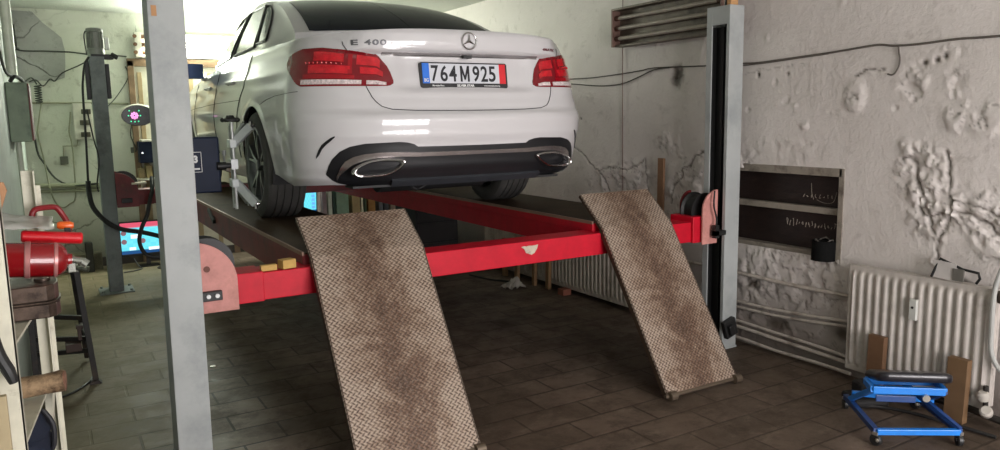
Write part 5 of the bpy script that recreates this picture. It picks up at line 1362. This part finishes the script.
m = M(); m.lathe([(0,0),(.008,.0),(.0115,.006),(.0115,.034),(.008,.042),(0,.042)], o=(-.352,-.74,1.192), ax=(1,0,-.08), n=16); m.build('orange_knob', pm('KnobOrange', S('E0601C'), .35, coat=.3, emit=None), parent=hs, smooth=True)
M().box(-.335,-.318,-.75,-.73,1.168,1.186).build('knob_bracket', m_black, parent=hs, bevel=.002)
m_log = pm('LogWood', S('9A8062'), .8, var=.35, vscale=40, bmp=.5, bscale=50, dirt=S('4E3A28'), dscale=14, dth=(.45,.6))
lg = thing('log', 'short rough length of wood sticking out of the rack shelf', 'log', (-.43, -.85, .72))
m = M(); pts = [(-.535,-.84,.760),(-.47,-.845,.762),(-.42,-.85,.764),(-.372,-.855,.768)]; m.tube(pts, [.026,.030,.028,.031], 14); m.build('log_wood', m_log, parent=lg, smooth=True)
M().cyl((-.373,-.855,.768),(-.369,-.8555,.768),.027,14).build('log_end', pm('LogEnd', S('7A5644'), .8, var=.3, vscale=60), parent=lg, smooth=False)
m = M(); m.tube([(-.535,-.80,.733),(-.40,-.81,.738)], .015, 10); tag(m.build('wood_stick', m_log, smooth=True), 'thin stick lying beside the log on the rack shelf', 'stick')
m = M(); rd = random.Random(11); rows = []
prof = [(.700,.0),(.699,.035),(.69,.05),(.675,.055),(.66,.06),(.648,.070),(.63,.062),(.58,.065),(.50,.07),(.42,.07),(.36,.068),(.312,.05),(.312,.0)]
for z, r in prof: rows.append([(-.485+r*1.05*math.cos(2*PI*k/20)*(1+.05*math.sin(k*2.3)), -.86+r*1.8*math.sin(2*PI*k/20), z+.004*math.sin(k*1.7)) for k in range(21)])
ng = m.grid(rows).build('tool_bag', pm('NavyCloth', S('161E30'), .8, bmp=.3), smooth=True); tag(ng, 'dark navy cloth bag hanging stuffed on the lower rack shelf', 'bag')
M().tube([(-.43,-.88,.70),(-.41,-.89,.66),(-.412,-.89,.60),(-.43,-.88,.57)], .007, 8, smooth=3).build('bag_strap', pm('StrapBlack', (.012,.012,.016), .6), parent=ng, smooth=True)
cbx = M().prism([(-.53,.963),(-.505,.963),(-.49,1.20),(-.447,1.325),(-.452,1.345),(-.53,1.36)], 'y', -1.10, -1.085).build('cardboard_box', pm('Cardboard', S('A87E5C'), .8), bevel=.002)
cbx.name = 'cardboard_flap'; tag(cbx, 'folded piece of brown cardboard at the far left edge, by the near rack upright', 'cardboard')
M().box(-.458,-.450,-1.268,-1.172,1.298,1.345, R=RY(-18)).build('dark_edge', m_black, parent=cbx) if False else None
tg2 = thing('hanging_tool', 'black rubber tool with a pinkish grip hanging on the near rack upright', 'tool', (-.49, -1.2, .88))
M().tube([(-.505,-1.185,1.04),(-.50,-1.19,.99),(-.492,-1.195,.95),(-.478,-1.20,.915),(-.470,-1.20,.885)], [.011,.013,.014,.014,.010], 10, smooth=3).build('tool_body', m_black, parent=tg2, smooth=True)
M().tube([(-.505,-1.185,1.075),(-.505,-1.185,1.035)], .010, 10).build('tool_grip', pm('GripPink', S('B08070'), .6), parent=tg2, smooth=True)
bd2 = M().box(-.53,-.487,-1.215,-1.195,0,.86).build('wood_board', pm('BoardBeige', S('A89878'), .7, bmp=.2), bevel=.002); tag(bd2, 'upright beige board in the bottom left corner beside the rack', 'board')

# black stand
stn = thing('trestle_stand', 'black steel trestle stand on the floor left of the rear post', 'stand', (-.42, 1.65, 0))
mb = pm('StandBlack', (.012,.011,.010), .5, dirt=(.05,.03,.02), dscale=8)
M().bar((-.282,1.55,.69),(-.236,1.55,.02),.026,.03).build('leg', mb, parent=stn, bevel=.002)
M().bar((-.515,1.75,.71),(-.525,1.75,.02),.03,.04).build('leg', mb, parent=stn, bevel=.002)
M().bar((-.30,1.95,.69),(-.26,2.05,.02),.024,.026).build('leg', mb, parent=stn, bevel=.002)
M().bar((-.515,1.45,.66),(-.52,1.45,.02),.026,.03).build('leg', mb, parent=stn, bevel=.002)
for a, b in (((-.515,1.72,.40),(-.265,1.57,.385)),((-.52,1.72,.262),(-.25,1.57,.262)),((-.52,1.70,.178),(-.245,1.56,.195)),((-.515,1.75,.69),(-.285,1.56,.675)),((-.28,1.56,.66),(-.30,1.95,.66)),((-.25,1.56,.25),(-.275,2.0,.25)),((-.52,1.46,.5),(-.52,1.74,.5))):
    M().bar(a, b, .022, .026).build('cross_bar', mb, parent=stn, bevel=.002)
M().prism([(-.262,.02),(-.222,.02),(-.205,0),(-.27,0)], 'y', 1.52, 1.58).build('stand_foot', mb, parent=stn)
m = M().box(-.305,-.285,1.56,1.60,.26,.33); m.box(-.31,-.275,1.56,1.60,.325,.345); m.box(-.37,-.29,1.53,1.63,.205,.25); m.build('adjuster', pm('RustyPart', S('3A2820'), .6), parent=stn, bevel=.003)
m = M(); m.cyl((-.285,1.53,.685),(-.245,1.50,.68),.012,10); m.cyl((-.245,1.50,.68),(-.22,1.49,.676),.016,10); m.box(-.32,-.27,1.53,1.60,.66,.70); m.build('clamp_screw', pm('ScrewSteel', S('8A8A80'), .3, .7), parent=stn, smooth=True)
o = M().tube([(-.24,1.7,.006),(-.28,1.55,.006),(-.36,1.42,.006),(-.45,1.35,.006)], .006, 6, smooth=4).build('floor_wire', m_black, smooth=True); tag(o, 'thin dark wire curled on the floor beside the trestle stand', 'wire')
o = M().lathe([(.006,0),(.016,0),(.018,.003),(.016,.006),(.006,.006),(.006,0)], o=(.389,1.466,.001), n=16).build('steel_washer', pm('WasherSteel', S('C8C8C0'), .25, .8), smooth=True); tag(o, 'small shiny washer on the floor under the left runway', 'washer')

# dark floor-level ledge objects along the back wall
o = M().box(-.40,.02,5.36,5.55,0,.17).build('concrete_ledge', pm('LedgeGrey', S('6E6A56'), .8, dirt=S('3A382C')), bevel=.006); tag(o, 'low grey concrete block against the back wall left of the rear post', 'concrete block')
o = M().box(-.13,-.06,5.26,5.35,0,.30).build('dark_can', pm('DarkCan', S('2A2A24'), .6), bevel=.01); tag(o, 'dark narrow can standing before the concrete block at the back', 'can')
for pts, lb in (([(.30,5.25,.10),(.33,5.2,.03),(.36,5.15,.008),(.30,5.05,.008),(.18,5.0,.008)], 'thin cable from the low screen across the floor to the left'), ([(.60,5.25,.10),(.54,5.15,.02),(.50,5.05,.008),(.62,4.95,.008),(.75,5.0,.008)], 'thin cable from the low screen curling to the right on the floor')):
    tube_t('screen_lead', pts, .006, lb, 'cable', m_black)

GROUPS = {'wood_offcut': 'wood offcuts leaning on the far radiator', 'small_can': 'small cans on the cream shelf', 'wall_socket': 'sockets on the back wall', 'air_hose': 'black hoses at the rear post',
 'lift_cable': 'thin cables at the rear post', 'wood_scrap': 'yellow wood chips on the red beam', 'loose_wire': 'loose wires on the back wall', 'panel_radiator': 'cream radiators on the right wall', 'tube_light': 'three-tube light fittings', 'screen_lead': 'thin leads below the low screen', 'computer_screen': 'cyan screens at the back'}
for o in bpy.data.objects:
    if o.parent is None and 'label' in o and 'group' not in o:
        b_n = o.name.split('.')[0]
        if b_n in GROUPS: o['group'] = GROUPS[b_n]
# ------------------------------------------------------------------ light
def area(name, loc, rot, sx, sy, power, col):
    l = bpy.data.lights.new(name, 'AREA'); l.shape = 'RECTANGLE'; l.size = sx; l.size_y = sy; l.energy = power; l.color = col
    o = bpy.data.objects.new(name, l); COL.objects.link(o); o.location = loc; o.rotation_euler = rot; return o
# daylight through the glazed garage door behind the camera
area('door_daylight', ((GX0+GX1)/2, WF-.35, 1.25), (math.radians(90), 0, 0), 3.2, 2.5, 350, (1.0, .95, .945))
# light given by the lit fitting
area('fitting_light', (1.40, 5.46, 2.25), (math.radians(-62), 0, 0), 1.7, .22, 95, (.92, 1.0, .84))
wd = bpy.data.worlds.new('World'); SC.world = wd; wd.use_nodes = True
wd.node_tree.nodes['Background'].inputs[0].default_value = (.80,.86,1.0,1); wd.node_tree.nodes['Background'].inputs[1].default_value = 1.0
SC.view_settings.exposure = 0.0
